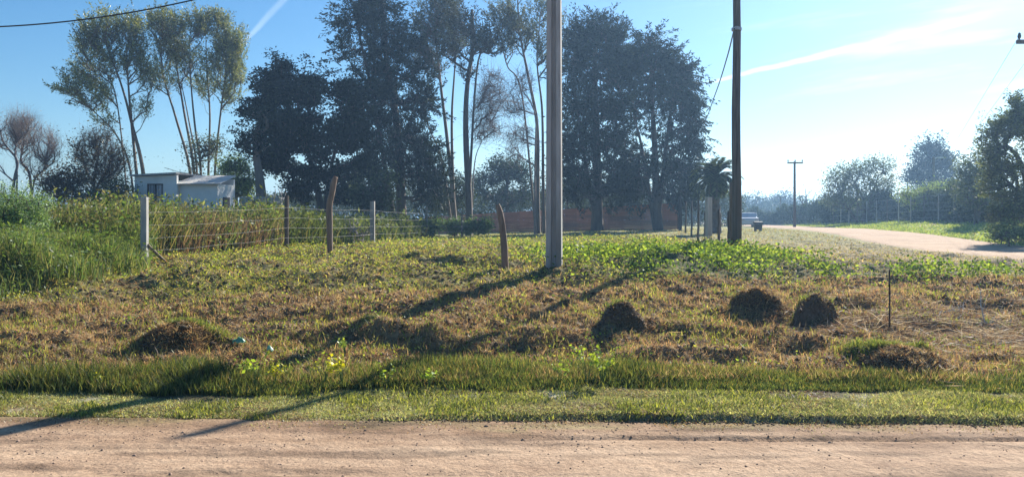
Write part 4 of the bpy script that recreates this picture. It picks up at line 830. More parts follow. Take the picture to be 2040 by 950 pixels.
# ------------------------------------------------------------------ house
def house():
    d = 38.0; k = d / F
    xl, xm, xr = P(268, 0, d)[0], P(352, 0, d)[0], P(428, 0, d)[0]
    gz = Hs((xl + xr) / 2, d) - .15; O = (xl, d, gz); e = empty('white_house', O, 'small pale single storey house with a flat sloping roof behind the weeds', 'house')
    zt = lambda py: P(0, py, d)[2]
    # left block: front wall with a real window opening
    wx0, wx1, wz0, wz1 = P(293, 0, d)[0], P(325, 0, d)[0], zt(403), zt(366); tL, tM = zt(352), zt(349); th = .2; D_ = 5.0
    g = Geo()
    def slab(x0, x1, z0, z1a, z1b, y0, y1): g.add([(x0, y0, z0), (x1, y0, z0), (x1, y1, z0), (x0, y1, z0), (x0, y0, z1a), (x1, y0, z1b), (x1, y1, z1b), (x0, y1, z1a)], [(3, 2, 1, 0), (4, 5, 6, 7), (0, 1, 5, 4), (1, 2, 6, 5), (2, 3, 7, 6), (3, 0, 4, 7)])
    s_ = lambda x: tL + (tM - tL) * (x - xl) / (xm - xl)
    slab(xl, wx0, gz, s_(xl), s_(wx0), d, d + th); slab(wx1, xm, gz, s_(wx1), s_(xm), d, d + th); slab(wx0, wx1, gz, wz0, wz0, d, d + th); slab(wx0, wx1, wz1, s_(wx0), s_(wx1), d, d + th)
    slab(xl, xl + th, gz, s_(xl), s_(xl + th), d + th, d + D_); slab(xl, xm, gz, s_(xl), s_(xm), d + D_, d + D_ + th)
    g.build('wall', M_render, e, O)
    # right block, slightly set back with a sloping sunlit sheet roof and porch recess
    g = Geo(); yb = d + .35; px0, px1 = xr - .2, xr; DR = 2.2
    slab(xm, px0, gz, zt(362), zt(365), yb, yb + th); slab(px0, px1, gz, zt(365), zt(365), yb, yb + DR)
    slab(xm, px1, gz, zt(352), zt(352), yb + DR, yb + DR + th)
    g.build('wall', M_render, e, O)
    g = Geo(); g.box((px1 + .03, yb + 1.1, gz + 1.35), (.06, .8, 1.9)); g.build('door', M_darkmetal, e, O)
    g = Geo(); g.add([(xl - .15, d - .2, tL + .01), (xm + .05, d - .2, tM + .05), (xm + .05, d + D_ + .4, tM + .10), (xl - .15, d + D_ + .4, tL + .06), (xl - .15, d - .2, tL + .09), (xm + .05, d - .2, tM + .13), (xm + .05, d + D_ + .4, tM + .18), (xl - .15, d + D_ + .4, tL + .14)],
                     [(3, 2, 1, 0), (4, 5, 6, 7), (0, 1, 5, 4), (1, 2, 6, 5), (2, 3, 7, 6), (3, 0, 4, 7)]); g.build('roof', M_conc, e, O)
    # sheet roof falling towards the viewer
    g = Geo(); r0, r1 = zt(366), zt(345); rx0, rx1 = xm - .1, xr + .22; n = 40
    for i in range(n):
        a, b = rx0 + (rx1 - rx0) * i / n, rx0 + (rx1 - rx0) * (i + 1) / n; w = .02
        for (p, q, za, zb) in ((a, (a + b) / 2, 0, w), ((a + b) / 2, b, w, 0)):
            g.add([(p, yb - .3, r0 + za), (q, yb - .3, r0 + zb), (q, yb + 1.9, r1 + zb), (p, yb + 1.9, r1 + za), (p, yb - .3, r0 + za - .03), (q, yb - .3, r0 + zb - .03), (q, yb + 1.9, r1 + zb - .03), (p, yb + 1.9, r1 + za - .03)],
                  [(0, 1, 2, 3), (7, 6, 5, 4), (0, 4, 5, 1), (1, 5, 6, 2), (2, 6, 7, 3), (3, 7, 4, 0)])
    o = g.build('roof', noise_mat('fibre_cement_sheet', (.46, .44, .40), (.62, .60, .55), 5, .9, .2), e, O); o['label'] = 'pale corrugated sheet roof over the right half'
    g = Geo(); fw = .05
    for c, dm in (((wx0 + fw / 2, d + .05, (wz0 + wz1) / 2), (fw, .06, wz1 - wz0)), ((wx1 - fw / 2, d + .05, (wz0 + wz1) / 2), (fw, .06, wz1 - wz0)), (((wx0 + wx1) / 2, d + .05, wz0 + fw / 2), (wx1 - wx0 - 2 * fw, .06, fw)), (((wx0 + wx1) / 2, d + .05, wz1 - fw / 2), (wx1 - wx0 - 2 * fw, .06, fw)), (((wx0 + wx1) / 2, d + .05, (wz0 + wz1) / 2), (.07, .05, wz1 - wz0 - 2 * fw))): g.box(c, dm)
    wf = g.build('window', M_darkmetal, e, O)
    g = Geo(); g.box(((wx0 + wx1) / 2, d + .10, (wz0 + wz1) / 2), (wx1 - wx0, .012, wz1 - wz0)); gm, t, out = mat('window_glass'); b = N(t, 'ShaderNodeBsdfPrincipled'); b.inputs['Base Color'].default_value = (.42, .46, .52, 1); b.inputs['Roughness'].default_value = .12; t.links.new(b.outputs[0], out.inputs[0])
    g.build('pane', gm, wf, O)
    g = Geo()
    for i in range(6): g.box((wx0 + (wx1 - wx0) * (i + .5) / 6, d - .03, (wz0 + wz1) / 2), (.015, .015, wz1 - wz0))
    g.build('window_bar', M_black, wf, O)
    g = Geo(); g.box(((wx0 + wx1) / 2, d - .02, wz0 - .03), (wx1 - wx0 + .16, .12, .05)); g.build('sill', M_conc, wf, O)
    return e
house()
d = 34.0; a = P(478, 0, d)[0]; b = P(562, 0, d)[0]; gz = Hs(a, d) - .2
e = empty('block_wall', (a, d, gz), 'low unplastered grey block wall to the right of the white house', 'wall')
top = P(0, 392, d)[2]; g = Geo(); nb = 7; hh = (top - gz) / 8
for r in range(8):
    for i in range(nb):
        x0 = a + (b - a) * (i - .5 * (r % 2)) / nb; x1 = x0 + (b - a) / nb - .012; x0, x1 = max(x0, a), min(x1, b)
        if x1 - x0 > .03: g.box(((x0 + x1) / 2, d, gz + hh * (r + .5)), (x1 - x0, .18, hh - .012))
g.build('block_course', M_block, e, (a, d, gz))
g = Geo(); g.box(((a + b) / 2, d + .005, (gz + top) / 2 - .01), (b - a - .02, .15, top - gz - .04)); g.build('mortar', M_conc, e, (a, d, gz))

# ------------------------------------------------------------------ plank fence
def plank_fence():
    p0 = P(846, 0, 72); p1 = P(1349, 0, 54.5); x0, y0, x1, y1 = p0[0], p0[1], p1[0], p1[1]; L = math.hypot(x1 - x0, y1 - y0); ang = math.atan2(y1 - y0, x1 - x0)
    O = (x0, y0, Hs(x0, y0)); e = empty('plank_fence', O, 'long reddish brown fence of horizontal planks under the tall trees', 'fence'); nsec = 9
    zt0, zt1 = P(0, 432, 72)[2], P(0, 404, 54.5)[2]
    for s in range(nsec):
        a, b = s / nsec, (s + 1) / nsec; g = Geo(); h0 = zt0 + (zt1 - zt0) * a; step = rng.uniform(-.03, .03)
        mx, my = x0 + (x1 - x0) * (a + b) / 2, y0 + (y1 - y0) * (a + b) / 2; zg = Hs(mx, my) - .15; top = zt0 + (zt1 - zt0) * (a + b) / 2 + step; n = 13; hp = (top - zg) / n
        za, zb = zt0 + (zt1 - zt0) * a - top, zt0 + (zt1 - zt0) * b - top
        for i in range(n):
            off = rng.uniform(-.004, .004); z = zg + hp * (i + .5); xs0, ys0 = x0 + (x1 - x0) * a, y0 + (y1 - y0) * a; xs1, ys1 = x0 + (x1 - x0) * b, y0 + (y1 - y0) * b; t = .012 + off
            nx, ny = math.sin(ang), -math.cos(ang); q = hp / 2 - .006
            g.add([(xs0 + nx * t, ys0 + ny * t, z - q + za), (xs1 + nx * t, ys1 + ny * t, z - q + zb), (xs1 - nx * t, ys1 - ny * t, z - q + zb), (xs0 - nx * t, ys0 - ny * t, z - q + za),
                   (xs0 + nx * t, ys0 + ny * t, z + q + za), (xs1 + nx * t, ys1 + ny * t, z + q + zb), (xs1 - nx * t, ys1 - ny * t, z + q + zb), (xs0 - nx * t, ys0 - ny * t, z + q + za)],
                  [(3, 2, 1, 0), (4, 5, 6, 7), (0, 1, 5, 4), (1, 2, 6, 5), (2, 3, 7, 6), (3, 0, 4, 7)])
        r = rng.uniform(.85, 1.1)
        g.build('plank_panel', noise_mat('red_plank', (.42 * r, .15 * r, .095 * r), (.60 * r, .24 * r, .15 * r), 2, .8, .3, (.35, .35, 5), c3=(.32 * r, .14 * r, .10 * r)), e, O)
    for s in range(nsec + 1):
        a = s / nsec; x, y = x0 + (x1 - x0) * a, y0 + (y1 - y0) * a; z = Hs(x, y); h = zt0 + (zt1 - zt0) * a + .06 - z; g = Geo(); g.box((x - math.sin(ang) * .1, y + math.cos(ang) * .1, z + h / 2 - .1), (.12, .12, h + .2), ang); g.build('post', M_wooddark, e, O)
plank_fence()

# ------------------------------------------------------------------ wire fence on the left
def wire_fence():
    posts = [('c', 288, 393, 540, 14.6, 12), ('s', 571, 390, 503, 20.5, 9), ('c', 742, 401, 487, 27.0, 9), ('t', 850, 412, 478, 38, 4), ('t', 920, 420, 474, 48, 4), ('t', 973, 428, 470, 56, 4)]
    O = None; tops = []
    for i, (k, px, pt, pb, d, w) in enumerate(posts):
        b = P(px, pb, d); t = P(px, pt, d); b[2] = Hs(b[0], d)
        if O is None: O = tuple(b); e = empty('wire_fence', O, 'wire fence of thin posts and pale strands in front of the weeds', 'fence')
        hw = w * d / F; g = Geo()
        if k == 'c': g.box(((b[0] + t[0]) / 2, d, (b[2] + t[2]) / 2 - .1), (hw, hw * .9, t[2] - b[2] + .2), -.03); o = g.build('post', M_conc, e, O, bevel=.008); o['label'] = ('square concrete corner post, sunlit on its right side' if i == 0 else 'thin sunlit concrete post')
        elif k == 's': g.tube([(b[0], d, b[2] - .1), (t[0], d, t[2])], hw / 2, 8); o = g.build('post', M_wooddark, e, O); o['label'] = 'dark round post'
        else: g.tube([(b[0], d, b[2] - .1), (t[0], d, t[2])], .05, 6); g.build('post', M_wood, e, O)
        tops.append((b, t))
    b, t = tops[0]; g = Geo(); q = P(330, 532, 15.2); q[2] = Hs(q[0], q[1]) - .05; s0 = P(294, 488, 14.6); g.tube([s0, q], .028, 6); o = g.build('brace', M_wood, e, O); o['label'] = 'slanting wooden strut'
    for fr in (.24, .42, .60, .79):
        g = Geo(); pts = []
        for i in range(len(tops) - 1):
            a = tops[i][0] + (tops[i][1] - tops[i][0]) * fr; c = tops[i + 1][0] + (tops[i + 1][1] - tops[i + 1][0]) * fr
            for s in np.linspace(0, 1, 9)[:-1]: pts.append(a + (c - a) * s + np.array([0, 0, -.10 * s * (1 - s) * 1.2 + rng.normal() * .006]) + np.array([.05, -.03, 0]))
        pts.append(tops[-1][0] + (tops[-1][1] - tops[-1][0]) * fr); g.tube(pts, [.0016 + .00009 * max(0, p_[1] - 14) for p_ in pts], 4); g.build('wire', M_wire, e, O)
wire_fence()

# ------------------------------------------------------------------ single posts
def post(name, label, px, pt, pb, d, w, m, lean=0.0, group=None, kind='round', cat='post', y=None):
    b = P(px, pb, d); b[2] = Hs(b[0], d); t = P(px + lean, pt, d); r = w * d / F / 2; g = Geo(); n = 7; pts = []; rr = []
    r_ = random.Random(int(px * 7))
    for i in range(n):
        s = i / (n - 1); p_ = b + (t - b) * s; p_[0] += r_.uniform(-.15, .15) * r * 2 * (0 < i < n - 1); pts.append(p_ - np.array([0, 0, .12 if i == 0 else 0])); rr.append(r * (1.05 - .15 * s))
    if kind == 'round': g.tube(pts, rr, 9, wob=.12, seed=int(px))
    else: g.box(((b[0] + t[0]) / 2, d, (b[2] + t[2]) / 2 - .06), (2 * r, 2 * r, t[2] - b[2] + .12), .3)
    o = g.build(name, m, origin=tuple(b), smooth=kind == 'round'); o.location = tuple(b); tag(o, label, cat, group); return o
# crooked trunk-like post in front of the dark tree
def poly_post(name, label, pts, m, cat, d, n=10, wob=.15, seed=1, group=None):
    ps = []; rs = []
    for px, py, w in pts: q = P(px, py, d); ps.append(q); rs.append(w * d / F / 2)
    z = Hs(ps[0][0], d); ps[0][2] = min(ps[0][2], z) - .15; sp = smooth_poly(ps, 5); rr = np.interp(np.linspace(0, 1, len(sp)), np.linspace(0, 1, len(rs)), rs); O = (ps[0][0], d, z)
    g = Geo(); g.tube(sp, list(rr), n, wob=wob, seed=seed); o = g.build(name, m, origin=O, smooth=True); o.location = O; tag(o, label, cat, group); return o
poly_post('crooked_post', 'tall crooked reddish wooden post swelling in the middle, before the dark tree', [(658, 522, 9), (657, 490, 13), (656, 440, 14), (656, 408, 14), (661, 385, 13), (665, 362, 13), (669, 352, 9)], M_redwood, 'post', 17.3, seed=3)
poly_post('leaning_post', 'short weathered wooden post leaning left beside the concrete pole', [(1007, 536, 15), (1005, 500, 14), (1001, 455, 13), (996, 425, 13), (991, 407, 9)], M_redwood, 'post', 13.6, seed=9)
G_ = 'fence posts running back beside the side road'
post('fence_post', 'tall weathered fence post right against the wooden utility pole', 1457, 363, 486, 18.4, 10, M_wood, group=G_)
post('fence_post', 'short dark fence post left of the tall weathered one', 1452, 421, 482, 19.2, 6, M_wooddark, group=G_)
post('fence_post', 'thin dark stub post standing in the small earth hump', 1432, 417, 470, 22.5, 6, M_wooddark, group=G_)
post('fence_post', 'pale square concrete post among the dark fence posts', 1412, 393, 477, 24.8, 10, M_conc, group=G_, kind='sq')
post('fence_post', 'dark round post touching the left side of the pale concrete post', 1405, 423, 474, 26, 6, M_wooddark, group=G_)
post('fence_post', 'slim brown post in front of the palm trunk', 1391, 398, 469, 31, 5, M_wooddark, group=G_)
post('fence_post', 'slimmer brown post left of the palm', 1378, 400, 464, 37, 4, M_wooddark, group=G_)
post('fence_post', 'far thin post in the gap right of the plank fence', 1366, 402, 460, 44, 3.5, M_wooddark, group=G_)
post('gate_post', 'dark notched post closing the right end of the plank fence', 1355, 392, 458, 52, 5, M_black, kind='sq', cat='post')
# thin iron stake
b = P(1772, 628, 9.9); z = Hs(b[0], 9.9); g = Geo(); g.tube([(b[0], 9.9, z - .1), (b[0] + .003, 9.9, z + .30), (b[0], 9.9, P(0, 537, 9.9)[2])], .011, 6); o = g.build('iron_stake', M_rust, origin=(b[0], 9.9, z)); o.location = (b[0], 9.9, z)
tag(o, 'thin dark iron stake upright in the dead grass on the right', 'stake')

# ------------------------------------------------------------------ utility poles
def concrete_pole(x, y, label, group=None):
    z = Hs(x, y); O = (x, y, z); e = empty('concrete_pole', O, label, 'utility pole', group); Ht = 8.3; rz = -.17
    g = Geo(); n = 9; prof = [(-1, -1), (-.34, -1), (-.24, -.2), (.24, -.2), (.34, -1), (1, -1), (1, 1), (.34, 1), (.24, .2), (-.24, .2), (-.34, 1), (-1, 1)]; vs = []
    for i in range(n):
        s = i / (n - 1); hw = .132 - .030 * s; hd = .10 - .02 * s
        for (a, b) in prof:
            px_, py_ = a * hw, b * hd; vs.append((x + px_ * math.cos(rz) - py_ * math.sin(rz), y + px_ * math.sin(rz) + py_ * math.cos(rz), z - .2 + (Ht + .2) * s))
    k = len(prof); fs = [(i * k + j, i * k + (j + 1) % k, (i + 1) * k + (j + 1) % k, (i + 1) * k + j) for i in range(n - 1) for j in range(k)] + [tuple(range(k - 1, -1, -1)), tuple((n - 1) * k + j for j in range(k))]
    g.add(vs, fs); g.build('shaft', M_conc, e, O, bevel=.006)
    for dx in (0,):
        g = Geo(); g.tube([(x + dx, y - .13, z + 6.7), (x + dx, y - .13, z + 6.8), (x + dx, y - .13, z + 6.83), (x + dx, y - .13, z + 6.9)], [.015, .05, .06, .03], 8); g.build('insulator', M_darkmetal, e, O)
    return e
CPX, CPY = (1104 - CX) / F * 13.5, 13.5
concrete_pole(CPX, CPY, 'square grooved concrete utility pole rising out of the picture in the centre')
WPX, WPY = (1467.5 - CX) / F * 17.5, 17.5
def wooden_pole():
    x, y = WPX, WPY; z = Hs(x, y); O = (x, y, z); e = empty('wooden_pole', O, 'round dark wooden utility pole right of the palm, its top above the picture', 'utility pole')
    g = Geo(); g.tube([(x + .012 * math.sin(i * 1.3), y, z - .2 + 7.35 * i / 9) for i in range(10)], [.108 - .004 * i for i in range(10)], 14, wob=.05, seed=4); g.build('shaft', M_wooddark, e, O, smooth=True)
    zc_ = P(0, 58, 17.5)[2]; g = Geo(); g.tube([(x, y, zc_ - .04), (x, y, zc_ + .02)], .112, 14); g.box((x - .03, y - .115, zc_ - .01), (.07, .05, .07)); g.tube([(x - .03, y - .12, zc_), (x - .04, y - .2, zc_ - .01)], .012, 6); g.build('cable_clamp', M_metal, e, O)
wooden_pole()
def far_pole(px, pt, pb, d, arm, label, lamp=False, insul=3, rot=0.0):
    b = P(px, pb, d); z = Hs(b[0], d); top = P(0, pt, d)[2]; x = b[0]; O = (x, d, z); e = empty('utility_pole', O, label, 'utility pole', 'far utility poles')
    g = Geo(); g.tube([(x, d, z - .2), (x, d, top)], [.13, .09], 8); g.build('shaft', M_wooddark, e, O)
    if arm:
        g = Geo(); g.box((x, d - .13, top - .12), (arm, .1, .12), rot); g.build('crossarm', M_wooddark, e, O)
        for i in range(insul):
            a = (i / (insul - 1) - .5) * arm * .92; xx, yy = x + a * math.cos(rot), d - .13 + a * math.sin(rot)
            g = Geo(); g.tube([(xx, yy, top - .06), (xx, yy, top + .02), (xx, yy, top + .06), (xx, yy, top + .16)], [.015, .05, .055, .025], 7); g.build('insulator', M_darkmetal, e, O)
    if lamp:
        g = Geo(); g.tube([(x, d, top - .25), (x + .25, d, top - .12), (x + .5, d, top - .1)], .03, 6); g.box((x + .65, d, top - .1), (.45, .2, .12)); g.build('lamp_head', M_metal, e, O)
    return x, d, top
far_pole(1583, 322, 446, 68, 1.3, 'wooden utility pole with a crossarm beside the side road')
far_pole(1555, 392, 446, 130, 1.4, 'small far utility pole left of the bigger one')
far_pole(1860, 312, 445, 74, 0, 'pole with a street lamp head in front of the tall conifer', lamp=True)
RX, RD, RT = far_pole(2080, 78, 470, 25, 1.85, 'utility pole just beyond the right picture edge, only its crossarm tip showing')
def cable(label, pts, r, n=16, group=None):
    sp = smooth_poly(pts, n); g = Geo(); g.tube(sp, r, 5); o = g.build('overhead_cable', M_black, origin=tuple(pts[0]), smooth=True); o.location = tuple(map(float, pts[0])); tag(o, label, 'cable', group)
zc = lambda x: 5.08 + .0250 * (x + 9.5) ** 2
cable('thick dark cable crossing the upper left corner of the sky', [np.array([x, 13.4 + (0.71 - x) * .085, zc(x)]) for x in (.62, -2, -4.5, -7, -9.5, -12, -15, -19.6)], .013)
concrete_pole(-19.7, 15.2, 'concrete utility pole far outside the picture on the left, carrying the thick cable')
cable('twisted dark cable sagging from the wooden pole down to the cypress', [P(1463, 58, 17.4), P(1447, 120, 20.5), P(1425, 188, 26), P(1397, 258, 38), P(1372, 285, 52)], .016)
for i, dx in enumerate((-.8, 0, .8)):
    a = np.array([RX + dx, RD - .13, RT + .15]); b = np.array([(1860 - CX) / F * 74 + dx * .6, 74, P(0, 330, 74)[2]]); m_ = (a + b) / 2 - np.array([0, 0, .9])
    cable(['leftmost', 'middle', 'rightmost'][i] + ' of three faint wires strung toward the lamp pole', [a, a * .6 + b * .4 - np.array([0, 0, .8]), m_, b], .006, group='faint wires over the side road')

# ------------------------------------------------------------------ far right side: bin, car, hedge, mesh fence
def lid_bin():
    d = 46; b = P(1510, 462, d); x = b[0]; z = Hs(x, d); O = (x, d, z); w = 15 * d / F; top = P(0, 442, d)[2]; h = top - z
    e = empty('waste_container', O, 'dark wheeled waste container standing at the end of the side road verge', 'waste container')
    g = Geo(); a, c = w / 2 * .86, w / 2; z0, z1 = z + .12, z + h * .82
    g.add([(x - a, d - a * .8, z0), (x + a, d - a * .8, z0), (x + a, d + a * .8, z0), (x - a, d + a * .8, z0), (x - c, d - c * .8, z1), (x + c, d - c * .8, z1), (x + c, d + c * .8, z1), (x - c, d + c * .8, z1)], [(3, 2, 1, 0), (4, 5, 6, 7), (0, 1, 5, 4), (1, 2, 6, 5), (2, 3, 7, 6), (3, 0, 4, 7)])
    g.build('body', M_darkmetal, e, O, bevel=.02)
    g = Geo(); n = 8
    vs = []; 
    for i in range(n + 1):
        t = math.pi * i / n; vs += [(x - c - .02, d - math.cos(t) * c * .85, z1 + .01 + math.sin(t) * h * .2), (x + c + .02, d - math.cos(t) * c * .85, z1 + .01 + math.sin(t) * h * .2)]
    g.add(vs, [(2 * i, 2 * i + 1, 2 * i + 3, 2 * i + 2) for i in range(n)] + [tuple(2 * i for i in range(n, -1, -1)), tuple(2 * i + 1 for i in range(n + 1)), (0, 2 * n, 2 * n + 1, 1)]); g.build('lid', M_black, e, O)
    for sx in (-1, 1):
        for sy in (-1, 1):
            g = Geo(); g.tube([(x + sx * a * .8 - .02, d + sy * a * .6, z + .07), (x + sx * a * .8 + .02, d + sy * a * .6, z + .07)], .07, 12); g.build('wheel', M_black, e, O)
        g = Geo(); g.tube([(x + sx * (c + .01), d - c * .4, z1 - .1), (x + sx * (c + .07), d - c * .4, z1 - .1), (x + sx * (c + .07), d + c * .4, z1 - .1), (x + sx * (c + .01), d + c * .4, z1 - .1)], .015, 6); g.build('handle', M_metal, e, O)
lid_bin()
def parked_car():
    d = 74; x = P(1487, 0, d)[0]; z = Hs(x, d); O = (x, d, z); e = empty('parked_car', O, 'pale car parked beyond the dark waste container', 'car'); e.rotation_euler = (0, 0, math.radians(82))
    top = P(0, 441, d)[2]; h = top - z; h = max(h, 1.35); L = 3.9; wd_ = 1.6
    prof = [(-.5, .22), (-.5, .50), (-.46, .62), (-.28, .68), (-.17, .98), (.18, 1.0), (.36, .70), (.48, .62), (.5, .45), (.5, .22)]
    def body(pf, y0, y1, m, nm, parent, inset=0):
        vs = [(x + a * L, d + y0, z + b * h) for a, b in pf] + [(x + a * L, d + y1, z + b * h) for a, b in pf]; k = len(pf)
        fs = [(i, i + k, (i + 1) % k + k, (i + 1) % k) for i in range(k)] + [tuple(range(k)), tuple(range(2 * k - 1, k - 1, -1))]; g = Geo(); g.add(vs, fs); return g.build(nm, m, parent, O, bevel=.04)
    pm = noise_mat('pale_car_paint', (.50, .52, .54), (.56, .58, .60), 2, .3, 0)
    body(prof, -wd_ / 2, wd_ / 2, pm, 'body', e)
    gl = [(-.255, .70), (-.155, .95), (.16, .965), (.32, .71)]
    gm = noise_mat('car_glass', (.03, .035, .04), (.04, .045, .05), 2, .1, 0)
    body(gl, -wd_ / 2 - .012, -wd_ / 2 + .03, gm, 'side_window', e); body(gl, wd_ / 2 - .03, wd_ / 2 + .012, gm, 'side_window', e)
    for sx in (-.31, .31):
        for sy in (-1, 1):
            g = Geo(); yy = d + sy * (wd_ / 2 - .06); g.tube([(x + sx * L, yy - .1, z + .3), (x + sx * L, yy + .1, z + .3)], .3, 16); w = g.build('wheel', M_black, e, O)
            g = Geo(); g.tube([(x + sx * L, yy + sy * .1, z + .3), (x + sx * L, yy + sy * .115, z + .3)], .18, 12); g.build('rim', M_metal, w, O)
    for sy in (-.6, .6):
        g = Geo(); g.box((x - .5 * L - .01, d + sy, z + .52 * h), (.05, .28, .12)); g.build('headlight', M_metal, e, O)
parked_car()
# clipped dark hedge along the far side, and a wire mesh fence before it
def hedge_pts(p0, p1, w, n): 
    t = rng.random(n); x = p0[0] + (p1[0] - p0[0]) * t; y = p0[1] + (p1[1] - p0[1]) * t; return x, y + rng.uniform(-w, w, n), t
for (a, b, h, lab) in [((32.5, 74), (40.5, 66), 2.0, 'dark hedge behind the mesh fence below the light green tree'), ((21.5, 100), (32, 76), 1.9, 'dark hazy hedge running left from the other toward the far pole'), ((22, 42), (30.5, 52), 2.1, 'dark hedge behind the hazy greenish tree on the right')]:
    pass
HED = [((P(1480, 0, 118)[0], 118), (P(1640, 0, 84)[0], 84), 2.3, 'far low dark hedge left of the loose green tree'), ((P(1640, 0, 83)[0], 83), (P(1800, 0, 68)[0], 68), 2.3, 'dark hedge below the loose green tree'), ((P(1805, 0, 66)[0], 66), (P(1975, 0, 46)[0], 46), 2.3, 'tall dark hedge at the right below the light green tree')]
for p0, p1, h, lab in HED:
    n = 3000; x, y, t = hedge_pts(p0, p1, .5, n); zz = rng.random(n) * (h * (.35 + 1.1 * fbm(x * .35, y * .35, 301, 3))); tips = np.stack([x, y, H(x, y) + zz], -1)
    v, f, c = clump_leaves(tips, 12, .35, (.07, .14), PAL_HAZ, clumpvar=.3); O = (p0[0], p0[1], Hs(*p0)); e = empty('hedge', O, lab, 'hedge', 'dark hedges across the side road')
    mk('foliage', v, f, M_leafdark, e, col=c, origin=O)
    g = Geo(); L = math.hypot(p1[0] - p0[0], p1[1] - p0[1])
    for i in range(int(L / 1.2)):
        s = (i + .5) / int(L / 1.2); xx, yy = p0[0] + (p1[0] - p0[0]) * s, p0[1] + (p1[1] - p0[1]) * s; zb = Hs(xx, yy); g = Geo(); g.tube([(xx, yy, zb - .1), (xx + .1, yy, zb + 1), (xx + rng.normal() * .15, yy, zb + 1.7)], [.05, .04, .02], 5); g.build('stem', M_bark, e, O)
# mesh fence with gate before the hedge
p0, p1 = (P(1660, 0, 78)[0], 78), (P(1935, 0, 50)[0], 50); O = (p0[0], p0[1], Hs(*p0)); e = empty('mesh_fence', O, 'faint wire mesh fence with slim posts before the dark hedge', 'fence'); n = 12
for i in range(n + 1):
    s = i / n; x, y = p0[0] + (p1[0] - p0[0]) * s, p0[1] + (p1[1] - p0[1]) * s; z = Hs(x, y); g = Geo(); g.tube([(x, y, z - .1), (x, y, z + 1.9)], .045, 6); g.build('post', M_metal if i % 3 else M_wooddark, e, O)
for zz in (.3, .8, 1.3, 1.8):
    g = Geo(); g.tube([(p0[0] + (p1[0] - p0[0]) * s, p0[1] + (p1[1] - p0[1]) * s - .05, Hs(p0[0] + (p1[0] - p0[0]) * s, p0[1] + (p1[1] - p0[1]) * s) + zz) for s in np.linspace(0, 1, 25)], .007, 4); g.build('wire', M_metal, e, O)

